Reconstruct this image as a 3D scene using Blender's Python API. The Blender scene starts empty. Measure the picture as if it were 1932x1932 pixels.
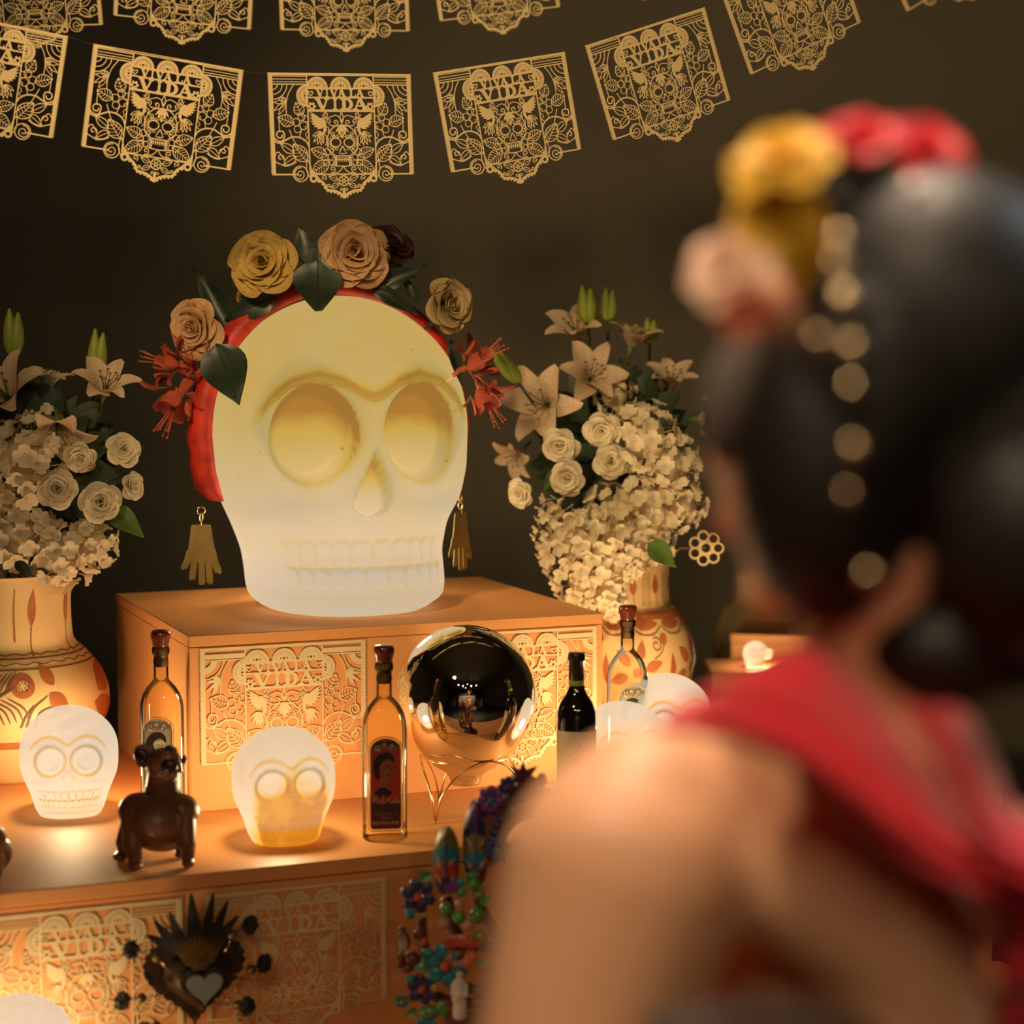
import bpy, math, random
import numpy as np
from mathutils import Vector, Matrix, Euler
from mathutils.geometry import tessellate_polygon
random.seed(7)
rng = np.random.RandomState(7)
PI = math.pi
S = bpy.context.scene
COL = S.collection

# ------------------------------------------------------------------ camera
FPX, PITCH, CAMH = 3930.0, math.radians(4.9), 1.55
cd = bpy.data.cameras.new('camera')
cam = bpy.data.objects.new('camera', cd)
COL.objects.link(cam)
cam.location = (0, 0, CAMH)
cam.rotation_euler = (PI/2 - PITCH, 0, 0)
cd.sensor_width = 36
cd.lens = 36*FPX/1932
cd.clip_start = .05
cd.dof.use_dof = True
cd.dof.focus_distance = 3.36
cd.dof.aperture_fstop = 2.45
S.camera = cam

# ------------------------------------------------------------------ world and exposure
S.view_settings.view_transform = 'Standard'
S.view_settings.look = 'None'
S.view_settings.exposure = 0
S.view_settings.gamma = 1
W = bpy.data.worlds.new('dark_hall')
S.world = W
W.use_nodes = True
W.node_tree.nodes['Background'].inputs[0].default_value = (.9, .75, .55, 1)
W.node_tree.nodes['Background'].inputs[1].default_value = .018
S.cycles.max_bounces = 10
S.cycles.transparent_max_bounces = 24
S.cycles.caustics_reflective = False
S.cycles.caustics_refractive = False
S.cycles.sample_clamp_indirect = 4.0

# ------------------------------------------------------------------ altar frame
AO = Vector((-.501, 3.198, 0))
AANG = math.radians(22.0)
AU = Vector((math.cos(AANG), math.sin(AANG), 0))
AV = Vector((-math.sin(AANG), math.cos(AANG), 0))
TZ, BZ, LZ = .805, 1.083, .53          # table top, plinth top, lower tier
def A(u, v, z=0): return AO + AU*u + AV*v + Vector((0, 0, z))
def ray(px, py):
    a = (px-966)/FPX; b = -(py-966)/FPX
    return Vector((a, math.cos(PITCH)+b*math.sin(PITCH), -math.sin(PITCH)+b*math.cos(PITCH)))
def P(px, py, Y):                       # the point of the place seen at a pixel, at forward distance Y
    r = ray(px, py); k = Y/r.y
    return Vector((r.x*k, Y, CAMH + r.z*k))
def G(px, py, z):                       # ... on a level of height z
    r = ray(px, py); k = (z-CAMH)/r.z
    return Vector((r.x*k, r.y*k, z))

# ------------------------------------------------------------------ lights
def light(kind, name, loc, power, color, size=.1, target=None, spot=None, sy=None):
    l = bpy.data.lights.new(name, kind); l.energy = power; l.color = color
    if kind == 'AREA':
        l.size = size
        if sy: l.shape = 'RECTANGLE'; l.size_y = sy
    else:
        l.shadow_soft_size = size
    if kind == 'SPOT': l.spot_size = math.radians(spot or 40); l.spot_blend = .6
    o = bpy.data.objects.new(name, l); COL.objects.link(o); o.location = loc
    if target is not None:
        o.rotation_euler = (Vector(target)-Vector(loc)).to_track_quat('-Z', 'Y').to_euler()
    return o
WARM = (1, .66, .30)
light('SPOT', 'ceiling_spot_key', (-.9, .9, 2.9), 230, (1, .68, .32), .12, (.05, 3.35, 2.05), 46)
for _x, _y, _w in ((-.9, -1.2, 36), (.9, -1.5, 36), (-.3, -1.6, 28), (1.6, -1.3, 30)):
    light('SPOT', 'ceiling_spot_hall', (_x, _y, 3.27), _w, (1, .76, .46), .05, (_x*.6, 4.0, 1.2), 95)
light('SPOT', 'ceiling_spot_woman', (-.55, .45, 3.1), 125, (1, .74, .50), .10, (.2, 1.25, 1.55), 52)
light('SPOT', 'ceiling_spot_woman', (.15, 2.0, 3.2), 230, (1, .76, .54), .10, (.22, 1.15, 1.35), 44)
light('SPOT', 'ceiling_spot_cool', (1.5, 1.7, 2.9), 45, (.78, .92, 1), .10, (.32, 1.2, 1.62), 40)

# ------------------------------------------------------------------ materials
def nodes(name):
    m = bpy.data.materials.new(name); m.use_nodes = True
    nt = m.node_tree; nt.nodes.clear()
    out = nt.nodes.new('ShaderNodeOutputMaterial')
    return m, nt, out
def mat(name, col, rough=.6, metal=0, spec=.5, noise=0, nscale=20, col2=None, bump=0, bscale=60, coat=0, sss=0, trans=0, emit=0, sheen=0, translucent=0):
    m, nt, out = nodes(name); N = nt.nodes; L = nt.links
    b = N.new('ShaderNodeBsdfPrincipled')
    b.inputs['Base Color'].default_value = (*col, 1)
    b.inputs['Roughness'].default_value = rough
    b.inputs['Metallic'].default_value = metal
    b.inputs['Specular IOR Level'].default_value = spec
    b.inputs['Coat Weight'].default_value = coat
    b.inputs['Transmission Weight'].default_value = trans
    b.inputs['Sheen Weight'].default_value = sheen
    if emit:
        b.inputs['Emission Color'].default_value = (*col, 1); b.inputs['Emission Strength'].default_value = emit
    tc = N.new('ShaderNodeTexCoord')
    if noise or col2:
        n = N.new('ShaderNodeTexNoise'); n.inputs['Scale'].default_value = nscale; n.inputs['Detail'].default_value = 6
        L.new(tc.outputs['Object'], n.inputs['Vector'])
        r = N.new('ShaderNodeMapRange'); r.inputs[1].default_value = .35; r.inputs[2].default_value = .68
        L.new(n.outputs['Fac'], r.inputs[0])
        x = N.new('ShaderNodeMix'); x.data_type = 'RGBA'
        L.new(r.outputs[0], x.inputs[0])
        x.inputs[6].default_value = (*col, 1)
        c2 = col2 or tuple(c*(1-noise) for c in col)
        x.inputs[7].default_value = (*c2, 1)
        L.new(x.outputs[2], b.inputs['Base Color'])
    if bump:
        n2 = N.new('ShaderNodeTexNoise'); n2.inputs['Scale'].default_value = bscale; n2.inputs['Detail'].default_value = 5
        L.new(tc.outputs['Object'], n2.inputs['Vector'])
        bp = N.new('ShaderNodeBump'); bp.inputs['Strength'].default_value = bump; bp.inputs['Distance'].default_value = .002
        L.new(n2.outputs['Fac'], bp.inputs['Height']); L.new(bp.outputs[0], b.inputs['Normal'])
    last = b.outputs[0]
    if translucent:
        t = N.new('ShaderNodeBsdfTranslucent'); t.inputs[0].default_value = (*col, 1)
        mx = N.new('ShaderNodeMixShader'); mx.inputs[0].default_value = translucent
        L.new(last, mx.inputs[1]); L.new(t.outputs[0], mx.inputs[2]); last = mx.outputs[0]
    L.new(last, out.inputs[0])
    return m

def lamp_mat(name, white, amber, e, tmix, tcol, zlo, zhi, mott=.35, nsc=9, foot=.03):
    """Resin shell; bulb glow painted into emission, amber further up and at stains."""
    m, nt, out = nodes(name); N = nt.nodes; L = nt.links
    tc = N.new('ShaderNodeTexCoord')
    at = N.new('ShaderNodeAttribute'); at.attribute_name = 'stain_shade'
    n = N.new('ShaderNodeTexNoise'); n.inputs['Scale'].default_value = nsc; n.inputs['Detail'].default_value = 8; n.inputs['Roughness'].default_value = .65
    L.new(tc.outputs['Object'], n.inputs['Vector'])
    n3 = N.new('ShaderNodeTexNoise'); n3.inputs['Scale'].default_value = nsc*11; n3.inputs['Detail'].default_value = 2
    L.new(tc.outputs['Object'], n3.inputs['Vector'])
    sp = N.new('ShaderNodeMapRange'); sp.inputs[1].default_value = .70; sp.inputs[2].default_value = .78; sp.inputs[4].default_value = .35
    L.new(n3.outputs['Fac'], sp.inputs[0])
    r = N.new('ShaderNodeMapRange'); r.inputs[1].default_value = .45; r.inputs[2].default_value = .75; r.inputs[4].default_value = mott
    L.new(n.outputs['Fac'], r.inputs[0])
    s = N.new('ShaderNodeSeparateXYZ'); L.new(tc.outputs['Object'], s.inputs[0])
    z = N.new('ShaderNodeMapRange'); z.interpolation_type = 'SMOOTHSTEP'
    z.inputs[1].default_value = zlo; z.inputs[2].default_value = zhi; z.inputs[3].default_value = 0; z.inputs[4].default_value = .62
    L.new(s.outputs[2], z.inputs[0])  # pale by the bulb, ambering upward: light falloff put into the colour
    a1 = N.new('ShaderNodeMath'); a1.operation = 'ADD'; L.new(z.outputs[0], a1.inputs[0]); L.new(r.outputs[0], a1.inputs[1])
    a1b = N.new('ShaderNodeMath'); a1b.operation = 'ADD'; L.new(a1.outputs[0], a1b.inputs[0]); L.new(sp.outputs[0], a1b.inputs[1])
    a2 = N.new('ShaderNodeMath'); a2.operation = 'ADD'; a2.use_clamp = True; L.new(a1b.outputs[0], a2.inputs[0]); L.new(at.outputs['Fac'], a2.inputs[1])
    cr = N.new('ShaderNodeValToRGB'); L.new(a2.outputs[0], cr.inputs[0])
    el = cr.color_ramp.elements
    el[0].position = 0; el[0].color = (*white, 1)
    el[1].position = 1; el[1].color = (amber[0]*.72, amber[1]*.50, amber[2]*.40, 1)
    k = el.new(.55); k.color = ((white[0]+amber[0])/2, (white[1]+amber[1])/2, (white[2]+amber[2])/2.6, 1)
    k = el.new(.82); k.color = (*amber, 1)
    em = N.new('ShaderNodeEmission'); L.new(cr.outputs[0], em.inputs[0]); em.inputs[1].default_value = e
    tl = N.new('ShaderNodeBsdfTranslucent')
    mm = N.new('ShaderNodeMix'); mm.data_type = 'RGBA'; mm.blend_type = 'MULTIPLY'; mm.inputs[0].default_value = 1
    L.new(cr.outputs[0], mm.inputs[6]); mm.inputs[7].default_value = (*tcol, 1)
    L.new(mm.outputs[2], tl.inputs[0])
    tr = N.new('ShaderNodeBsdfTransparent')
    mx = N.new('ShaderNodeMixShader')
    fz = N.new('ShaderNodeMapRange'); fz.inputs[1].default_value = foot*.8; fz.inputs[2].default_value = foot; fz.inputs[4].default_value = tmix
    L.new(s.outputs[2], fz.inputs[0]); L.new(fz.outputs[0], mx.inputs[0])
    L.new(tl.outputs[0], mx.inputs[1]); L.new(tr.outputs[0], mx.inputs[2])
    ad = N.new('ShaderNodeAddShader'); L.new(mx.outputs[0], ad.inputs[0]); L.new(em.outputs[0], ad.inputs[1])
    L.new(ad.outputs[0], out.inputs[0])
    return m
def glass_mat(name, tint, rough=.0, body=.12):
    """Bottle glass: thin wall, mostly see-through with a clear reflection at grazing angles."""
    m, nt, out = nodes(name); N = nt.nodes; L = nt.links
    tr = N.new('ShaderNodeBsdfTransparent'); tr.inputs[0].default_value = (*tint, 1)
    gl = N.new('ShaderNodeBsdfGlossy'); gl.inputs['Roughness'].default_value = .03
    rf = N.new('ShaderNodeBsdfRefraction'); rf.inputs[0].default_value = (*tint, 1); rf.inputs['IOR'].default_value = 1.12; rf.inputs['Roughness'].default_value = .02
    lw = N.new('ShaderNodeLayerWeight'); lw.inputs[0].default_value = .28
    m1 = N.new('ShaderNodeMixShader'); m1.inputs[0].default_value = .12
    L.new(tr.outputs[0], m1.inputs[1]); L.new(rf.outputs[0], m1.inputs[2])
    m2 = N.new('ShaderNodeMixShader'); L.new(lw.outputs['Fresnel'], m2.inputs[0])
    L.new(m1.outputs[0], m2.inputs[1]); L.new(gl.outputs[0], m2.inputs[2])
    L.new(m2.outputs[0], out.inputs[0])
    return m

M = {}
M['wall'] = mat('dark_wall_paint', (.135, .120, .088), .9, noise=.12, nscale=1.2, bump=.15, bscale=400)
M['floor'] = mat('dark_floor', (.05, .045, .04), .5, noise=.3, nscale=4)
M['orange'] = mat('orange_painted_board', (.78, .345, .115), .62, noise=.06, nscale=3, bump=.08, bscale=180, spec=.3)
M['paper'] = mat('cut_cream_card', (.80, .63, .34), .75, noise=.07, nscale=12, spec=.2)
M['string'] = mat('dark_thread', (.05, .045, .035), .8)
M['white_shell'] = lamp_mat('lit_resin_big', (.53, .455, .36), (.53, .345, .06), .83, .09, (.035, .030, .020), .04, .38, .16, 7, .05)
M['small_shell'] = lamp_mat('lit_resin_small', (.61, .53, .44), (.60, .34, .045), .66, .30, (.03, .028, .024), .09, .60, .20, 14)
M['small_shell_dim'] = lamp_mat('lit_resin_amber_face', (.58, .50, .40), (.56, .33, .035), .66, .26, (.03, .026, .02), .09, .60, .30, 11)  # shell for the lamp whose lower face is toned amber
M['red_band'] = mat('red_painted_band', (.62, .035, .018), .55, col2=(.30, .012, .008), nscale=30, bump=.5, bscale=60)
M['gold_rose'] = mat('gold_painted_rose', (.62, .42, .10), .45, col2=(.33, .19, .04), nscale=35, bump=.4, bscale=120)
M['tan_rose'] = mat('tan_painted_rose', (.66, .40, .20), .5, col2=(.36, .19, .08), nscale=35, bump=.4, bscale=120)
M['cream_rose'] = mat('cream_painted_rose', (.62, .46, .20), .5, col2=(.20, .12, .04), nscale=45, bump=.4, bscale=120)
M['plum_rose'] = mat('plum_painted_rose', (.055, .014, .012), .6, noise=.4, nscale=30)
M['dark_leaf'] = mat('dark_green_leaf', (.012, .030, .012), .42, noise=.3, nscale=25, bump=.2)
M['fuchsia'] = mat('coral_red_petal', (.52, .095, .055), .5, noise=.3, nscale=30)
M['charm'] = mat('aged_brass_charm', (.40, .29, .09), .5, metal=.35, noise=.25, nscale=40)
M['brass'] = mat('brass_wire', (.85, .62, .28), .22, metal=1)
M['white_petal'] = mat('white_silk_petal', (.86, .76, .54), .7, noise=.08, nscale=20, translucent=.30)
M['lily_petal'] = mat('lily_silk_petal', (.72, .57, .40), .65, col2=(.60, .42, .26), nscale=18, translucent=.22)
M['green_leaf'] = mat('silk_leaf_green', (.13, .24, .035), .5, noise=.25, nscale=25, translucent=.2)
M['bud'] = mat('lily_bud_green', (.32, .40, .05), .5, noise=.25, nscale=25, translucent=.15)
M['deep_leaf'] = mat('deep_foliage', (.025, .045, .014), .6, noise=.3, nscale=25)
M['clay'] = mat('cream_clay_slip', (.74, .50, .22), .6, noise=.10, nscale=6, bump=.15, bscale=30)
M['rust'] = mat('rust_slip_paint', (.46, .135, .04), .6, noise=.28, nscale=30)
M['umber'] = mat('umber_slip_line', (.20, .085, .035), .65, noise=.2, nscale=30)
M['dogclay'] = mat('burnished_brown_clay', (.21, .082, .038), .42, noise=.30, nscale=20, bump=.1, coat=.15)
M['dogdark'] = mat('dark_clay_slip', (.018, .010, .007), .35)
M['mirror'] = mat('mirror_steel', (.93, .88, .78), .012, metal=1)
M['glass'] = glass_mat('clear_bottle_glass', (.93, .90, .78))
M['tequila'] = mat('amber_tequila', (.90, .52, .10), .2, translucent=.6, spec=.3)
M['wood_cap'] = mat('varnished_wood_cap', (.17, .035, .014), .18, coat=.8, noise=.3, nscale=40)
M['cork'] = mat('cork', (.30, .17, .07), .8, noise=.3, nscale=200)
M['label_red'] = mat('red_label_paper', (.46, .045, .018), .5)
M['label_maroon'] = mat('maroon_label_paper', (.085, .012, .010), .5)
M['label_grey'] = mat('grey_label_paper', (.30, .28, .19), .5)
M['ink'] = mat('dark_label_ink', (.022, .014, .010), .5)
M['ink_grey'] = mat('grey_label_ink', (.16, .13, .085), .5)
M['ink_pale'] = mat('pale_label_ink', (.60, .46, .30), .5)
M['skin_print'] = mat('printed_face_red', (.32, .10, .05), .5)
M['skin_print_pale'] = mat('printed_face_pale', (.50, .48, .28), .5)
M['wine'] = mat('dark_wine_glass', (.010, .008, .004), .06, coat=1)
M['wine_neck'] = mat('lit_look_green_neck', (.55, .60, .06), .1, translucent=.5)  # light through the neck glass put into a bright green colour
M['foil'] = mat('black_foil_capsule', (.018, .014, .010), .32)
M['glow_stop'] = mat('dark_glow_stop', (.03, .02, .015), .8)
M['liquor_glass'] = glass_mat('amber_bottle_glass', (1.0, .94, .74))
M['label_cream'] = mat('cream_wine_label', (.74, .60, .40), .7, noise=.06)
# ------------------------------------------------------------------ mesh helpers
class MB:
    def __init__(s): s.v = []; s.f = []; s.m = []; s.n = 0
    def add(s, verts, faces, mi=0):
        verts = np.asarray(verts, float).reshape(-1, 3)
        s.v.append(verts)
        for f in faces: s.f.append([i+s.n for i in f]); s.m.append(mi)
        s.n += len(verts)
        return s
    def mesh(s, name, mats, smooth=True):
        me = bpy.data.meshes.new(name)
        v = np.concatenate(s.v) if s.v else np.zeros((0, 3))
        me.from_pydata(v.tolist(), [], s.f)
        if not isinstance(mats, (list, tuple)): mats = [mats]
        for m in mats: me.materials.append(m)
        me.polygons.foreach_set('material_index', s.m)
        me.polygons.foreach_set('use_smooth', [smooth]*len(s.f))
        me.update()
        return me
    def build(s, name, mats, parent=None, smooth=True, loc=None, rot=None):
        return link(name, s.mesh(name, mats, smooth), parent, loc, rot)
def link(name, me, parent=None, loc=None, rot=None):
    o = bpy.data.objects.new(name, me); COL.objects.link(o)
    if parent: o.parent = parent
    if loc is not None: o.location = loc
    if rot is not None: o.rotation_euler = rot
    return o
def tag(o, label, cat, group=None, kind=None):
    o['label'] = label; o['category'] = cat
    if group: o['group'] = group
    if kind: o['kind'] = kind
    return o
def empty(name, loc=(0, 0, 0), rz=0, label=None, cat=None, group=None):
    o = bpy.data.objects.new(name, None); COL.objects.link(o)
    o.location = loc; o.rotation_euler = (0, 0, rz); o.empty_display_size = .02
    if label: tag(o, label, cat, group)
    return o
KIDS = {}
def copy_tree(o, parent=None, label=None):
    c = o.copy(); COL.objects.link(c)
    c.parent = parent
    for ch in [x for x in bpy.data.objects if x.parent == o]: copy_tree(ch, c)
    if label: c['label'] = label
    return c
def crom(pts, n=8, closed=False):
    p = np.asarray(pts, float)
    if closed: p = np.vstack([p[-1], p, p[0], p[1]])
    else: p = np.vstack([2*p[0]-p[1], p, 2*p[-1]-p[-2]])
    out = []
    t = np.linspace(0, 1, n, endpoint=False)[:, None]
    for i in range(1, len(p)-2):
        a, b, c, d = p[i-1], p[i], p[i+1], p[i+2]
        out.append(.5*((2*b)+(-a+c)*t+(2*a-5*b+4*c-d)*t**2+(-a+3*b-3*c+d)*t**3))
    out.append(p[-2][None])
    return np.vstack(out)
def box(mb, x0, x1, y0, y1, z0, z1, mi=0, c=0):
    if c:
        v = []; 
        for z in (z0, z1):
            for (X, Y, sx, sy) in ((x0, y0, 1, 1), (x1, y0, -1, 1), (x1, y1, -1, -1), (x0, y1, 1, -1)):
                v += [(X+sx*c, Y, z), (X, Y+sy*c, z)]
        # simple chamfer in three axes: build from a convex hull
        import bmesh
        bm = bmesh.new()
        for X, sx in ((x0, c), (x1, -c)):
            for Y, sy in ((y0, c), (y1, -c)):
                for Z, sz in ((z0, c), (z1, -c)):
                    bm.verts.new((X, Y+sy, Z+sz)); bm.verts.new((X+sx, Y, Z+sz)); bm.verts.new((X+sx, Y+sy, Z))
        bmesh.ops.convex_hull(bm, input=bm.verts)
        bm.verts.index_update()
        mb.add([tuple(q.co) for q in bm.verts], [[q.index for q in f.verts] for f in bm.faces], mi); bm.free()
        return mb
    v = [(x0, y0, z0), (x1, y0, z0), (x1, y1, z0), (x0, y1, z0), (x0, y0, z1), (x1, y0, z1), (x1, y1, z1), (x0, y1, z1)]
    return mb.add(v, [(0, 3, 2, 1), (4, 5, 6, 7), (0, 1, 5, 4), (1, 2, 6, 5), (2, 3, 7, 6), (3, 0, 4, 7)], mi)
def grid_faces(R, C, closed=False, off=0):
    f = []
    for i in range(R-1):
        for j in range(C if closed else C-1):
            a = i*C+j; b = i*C+(j+1) % C
            f.append((a, b, b+C, a+C))
    return f
def lathe(mb, prof, n=48, mi=0, c=(0, 0, 0), sx=1, sy=1, caps=True):
    prof = np.asarray(prof, float)
    t = np.linspace(0, 2*PI, n, endpoint=False)
    v = [(c[0]+r*math.cos(a)*sx, c[1]+r*math.sin(a)*sy, c[2]+z) for r, z in prof for a in t]
    f = grid_faces(len(prof), n, True)
    if caps:
        f.append(tuple(range(n))[::-1]); f.append(tuple(range((len(prof)-1)*n, len(prof)*n)))
    return mb.add(v, f, mi)
def tube(mb, path, rad, n=8, mi=0, closed=False):
    p = np.asarray(path, float); m = len(p)
    rad = np.broadcast_to(np.asarray(rad, float), (m,))
    if closed: tg = np.roll(p, -1, 0)-np.roll(p, 1, 0)
    else: tg = np.gradient(p, axis=0)
    tg /= np.maximum(np.linalg.norm(tg, axis=1), 1e-9)[:, None]
    up = np.array([0, 0, 1.]) if abs(tg[0][2]) < .9 else np.array([1., 0, 0])
    nn = np.cross(tg[0], up); nn /= np.linalg.norm(nn)
    v = []
    a = np.linspace(0, 2*PI, n, endpoint=False)
    for i in range(m):
        nn = nn-tg[i]*np.dot(nn, tg[i]); nn /= max(np.linalg.norm(nn), 1e-9)
        b = np.cross(tg[i], nn)
        v.append(p[i]+rad[i]*(np.cos(a)[:, None]*nn+np.sin(a)[:, None]*b))
    f = grid_faces(m, n, True)
    if closed:
        for j in range(n):
            k = (j+1) % n; f.append(((m-1)*n+j, (m-1)*n+k, k, j))
    else: f.append(tuple(range(n))[::-1]); f.append(tuple(range((m-1)*n, m*n)))
    return mb.add(np.vstack(v), f, mi)
def ellipsoid(mb, c, r, n=16, m=10, mi=0, R=None):
    v = []
    for i in range(m+1):
        th = PI*i/m
        for j in range(n):
            ph = 2*PI*j/n
            q = Vector((r[0]*math.sin(th)*math.cos(ph), r[1]*math.sin(th)*math.sin(ph), r[2]*math.cos(th)))
            if R is not None: q = R @ q
            v.append((c[0]+q.x, c[1]+q.y, c[2]+q.z))
    return mb.add(v, [g[::-1] for g in grid_faces(m+1, n, True)], mi)
def blob(mb, spheres, voxel, name, m, parent=None, smooth=6, loc=None, rot=None):
    """One continuous body: the given shapes joined by a voxel remesh and smoothed."""
    me = mb.mesh(name, m)
    o = link(name, me, parent)
    r = o.modifiers.new('r', 'REMESH'); r.mode = 'VOXEL'; r.voxel_size = voxel; r.use_smooth_shade = True
    s = o.modifiers.new('s', 'SMOOTH'); s.factor = .5; s.iterations = smooth
    dg = bpy.context.evaluated_depsgraph_get()
    ev = o.evaluated_get(dg)
    me2 = bpy.data.meshes.new_from_object(ev)
    o.modifiers.clear(); o.data = me2
    me2.name = name
    if not me2.materials: me2.materials.append(m)
    me2.polygons.foreach_set('use_smooth', [True]*len(me2.polygons))
    if loc is not None: o.location = loc
    if rot is not None: o.rotation_euler = rot
    return o
def capsule(mb, a, b, ra, rb, n=12, k=6, flat=None):
    a = np.array(a, float); b = np.array(b, float)
    d = b-a; L = np.linalg.norm(d); d = d/max(L, 1e-9)
    pts = []; rr = []
    for i in range(5): t = PI/2*(1-i/5); pts.append(a-d*ra*math.sin(t)); rr.append(max(ra*math.cos(t), ra*.04))
    for i in range(k+1): t = i/k; pts.append(a+d*L*t); rr.append(ra+(rb-ra)*t)
    for i in range(1, 6): t = PI/2*i/5; pts.append(b+d*rb*math.sin(t)); rr.append(max(rb*math.cos(t), rb*.04))
    return tube(mb, pts, rr, n)

# ---- flat ornament: ribbons of varying width laid on a surface through map(x, y, h)
class Orn:
    def __init__(s, fmap, h=1.0, solid=True, across=2):
        s.mb = MB(); s.map = fmap; s.h = h; s.solid = solid; s.k = 0; s.ac = across
    def rib(s, pts, w, closed=False, raw=False, n=7, mi=0, mir=False):
        """pts: control points, w: full width (or list at the control points)"""
        pts = np.asarray(pts, float)
        wa = np.broadcast_to(np.asarray(w, float), (len(pts),)).astype(float)
        q = np.column_stack([pts, wa])
        if not raw and len(pts) > 2: q = crom(q, n, closed)
        elif closed: q = np.vstack([q, q[0]])
        for sg in ((1, -1) if mir else (1,)):
            s._rib(q*np.array([sg, 1, 1]), closed, mi)
        return s
    def _rib(s, q, closed, mi):
        s.k += 1
        hh = s.h*(1-.012*(s.k % 37)) if s.solid else s.h*(1+.02*s.k)
        p = q[:, :2]; w = np.maximum(q[:, 2], 0)/2
        if closed:
            p = p[:-1] if np.allclose(p[0], p[-1]) else p; w = w[:len(p)]
            tg = np.roll(p, -1, 0)-np.roll(p, 1, 0)
        else: tg = np.gradient(p, axis=0)
        tg = tg/np.maximum(np.linalg.norm(tg, axis=1), 1e-9)[:, None]
        nn = np.column_stack([-tg[:, 1], tg[:, 0]])
        m = len(p); ac = s.ac
        rows = []
        for i in range(m):
            for t in np.linspace(-1, 1, ac): x, y = p[i]+nn[i]*w[i]*t; rows.append(s.map(x, y, hh))
            if s.solid:
                for t in (1, -1): x, y = p[i]+nn[i]*w[i]*t; rows.append(s.map(x, y, 0))
        C = ac+(2 if s.solid else 0)
        f = []
        rng_ = range(m) if closed else range(m-1)
        for i in rng_:
            a = i*C; b = ((i+1) % m)*C
            for j in range(ac-1): f.append((a+j, a+j+1, b+j+1, b+j))
            if s.solid:
                f.append((a+ac-1, a+ac, b+ac, b+ac-1)); f.append((a+ac+1, a, b, b+ac+1)); f.append((a+ac, a+ac+1, b+ac+1, b+ac))
        if s.solid and not closed:
            f.append(tuple(range(C))[::-1]); e = (m-1)*C; f.append(tuple(range(e, e+C)))
        s.mb.add(rows, f, mi)
    def arc(s, cx, cy, r, a0, a1, w, n=20, ry=None, mir=False, mi=0):
        a = np.radians(np.linspace(a0, a1, n)); ry = ry or r
        full = abs(abs(a1-a0)-360) < 1e-6
        q = np.column_stack([cx+r*np.cos(a), cy+ry*np.sin(a)])
        if full: q = q[:-1]
        return s.rib(q, w, closed=full, raw=True, mir=mir, mi=mi)
    def spiral(s, cx, cy, r0, r1, a0, a1, w, n=26, mir=False, mi=0):
        a = np.radians(np.linspace(a0, a1, n)); r = np.linspace(r0, r1, n)
        return s.rib(np.column_stack([cx+r*np.cos(a), cy+r*np.sin(a)]), w, raw=True, mir=mir, mi=mi)
    def line(s, a, b, w, mir=False, mi=0): return s.rib([a, b], w, raw=True, mir=mir, mi=mi)
    def disc(s, cx, cy, r, mir=False, mi=0, n=14):
        t = np.linspace(-1, 1, n)
        q = np.column_stack([cx+r*t, np.full(n, cy), 2*r*np.sqrt(np.maximum(1-t*t, 0))])
        return s._rib(q, False, mi) if not mir else (s._rib(q, False, mi), s._rib(q*np.array([-1, 1, 1]), False, mi))
    def leaf(s, base, tip, wd, w=8, veins=0, mir=False, mi=0, fill=False, mid=True):
        b = np.array(base, float); t = np.array(tip, float); d = t-b; L = np.linalg.norm(d); d /= L; nn = np.array([-d[1], d[0]])
        k = np.linspace(0, 1, 7)
        prof = np.sin(PI*k**.85)*wd/2
        if fill:
            kk = np.linspace(0, 1, 11)
            pr = np.sin(PI*kk**.8)*wd
            s.rib(b+d*L*kk[:, None], pr, raw=True, mir=mir, mi=mi); return s
        up = b+d*L*k[:, None]+nn*prof[:, None]; lo = b+d*L*k[:, None]-nn*prof[:, None]
        s.rib(up, w, mir=mir, mi=mi, n=3); s.rib(lo, w, mir=mir, mi=mi, n=3)
        if mid: s.line(tuple(b), tuple(t), w*.8, mir=mir, mi=mi)
        for i in range(veins):
            kk = .18+.62*i/max(veins-1, 1); c = b+d*L*kk; k2 = min(kk+.16, .97)
            e = math.sin(PI*k2**.85)*wd/2
            for sg in (1, -1): s.line(tuple(c), tuple(b+d*L*k2+nn*e*sg*.95), w*.6, mir=mir, mi=mi)
        return s
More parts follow.
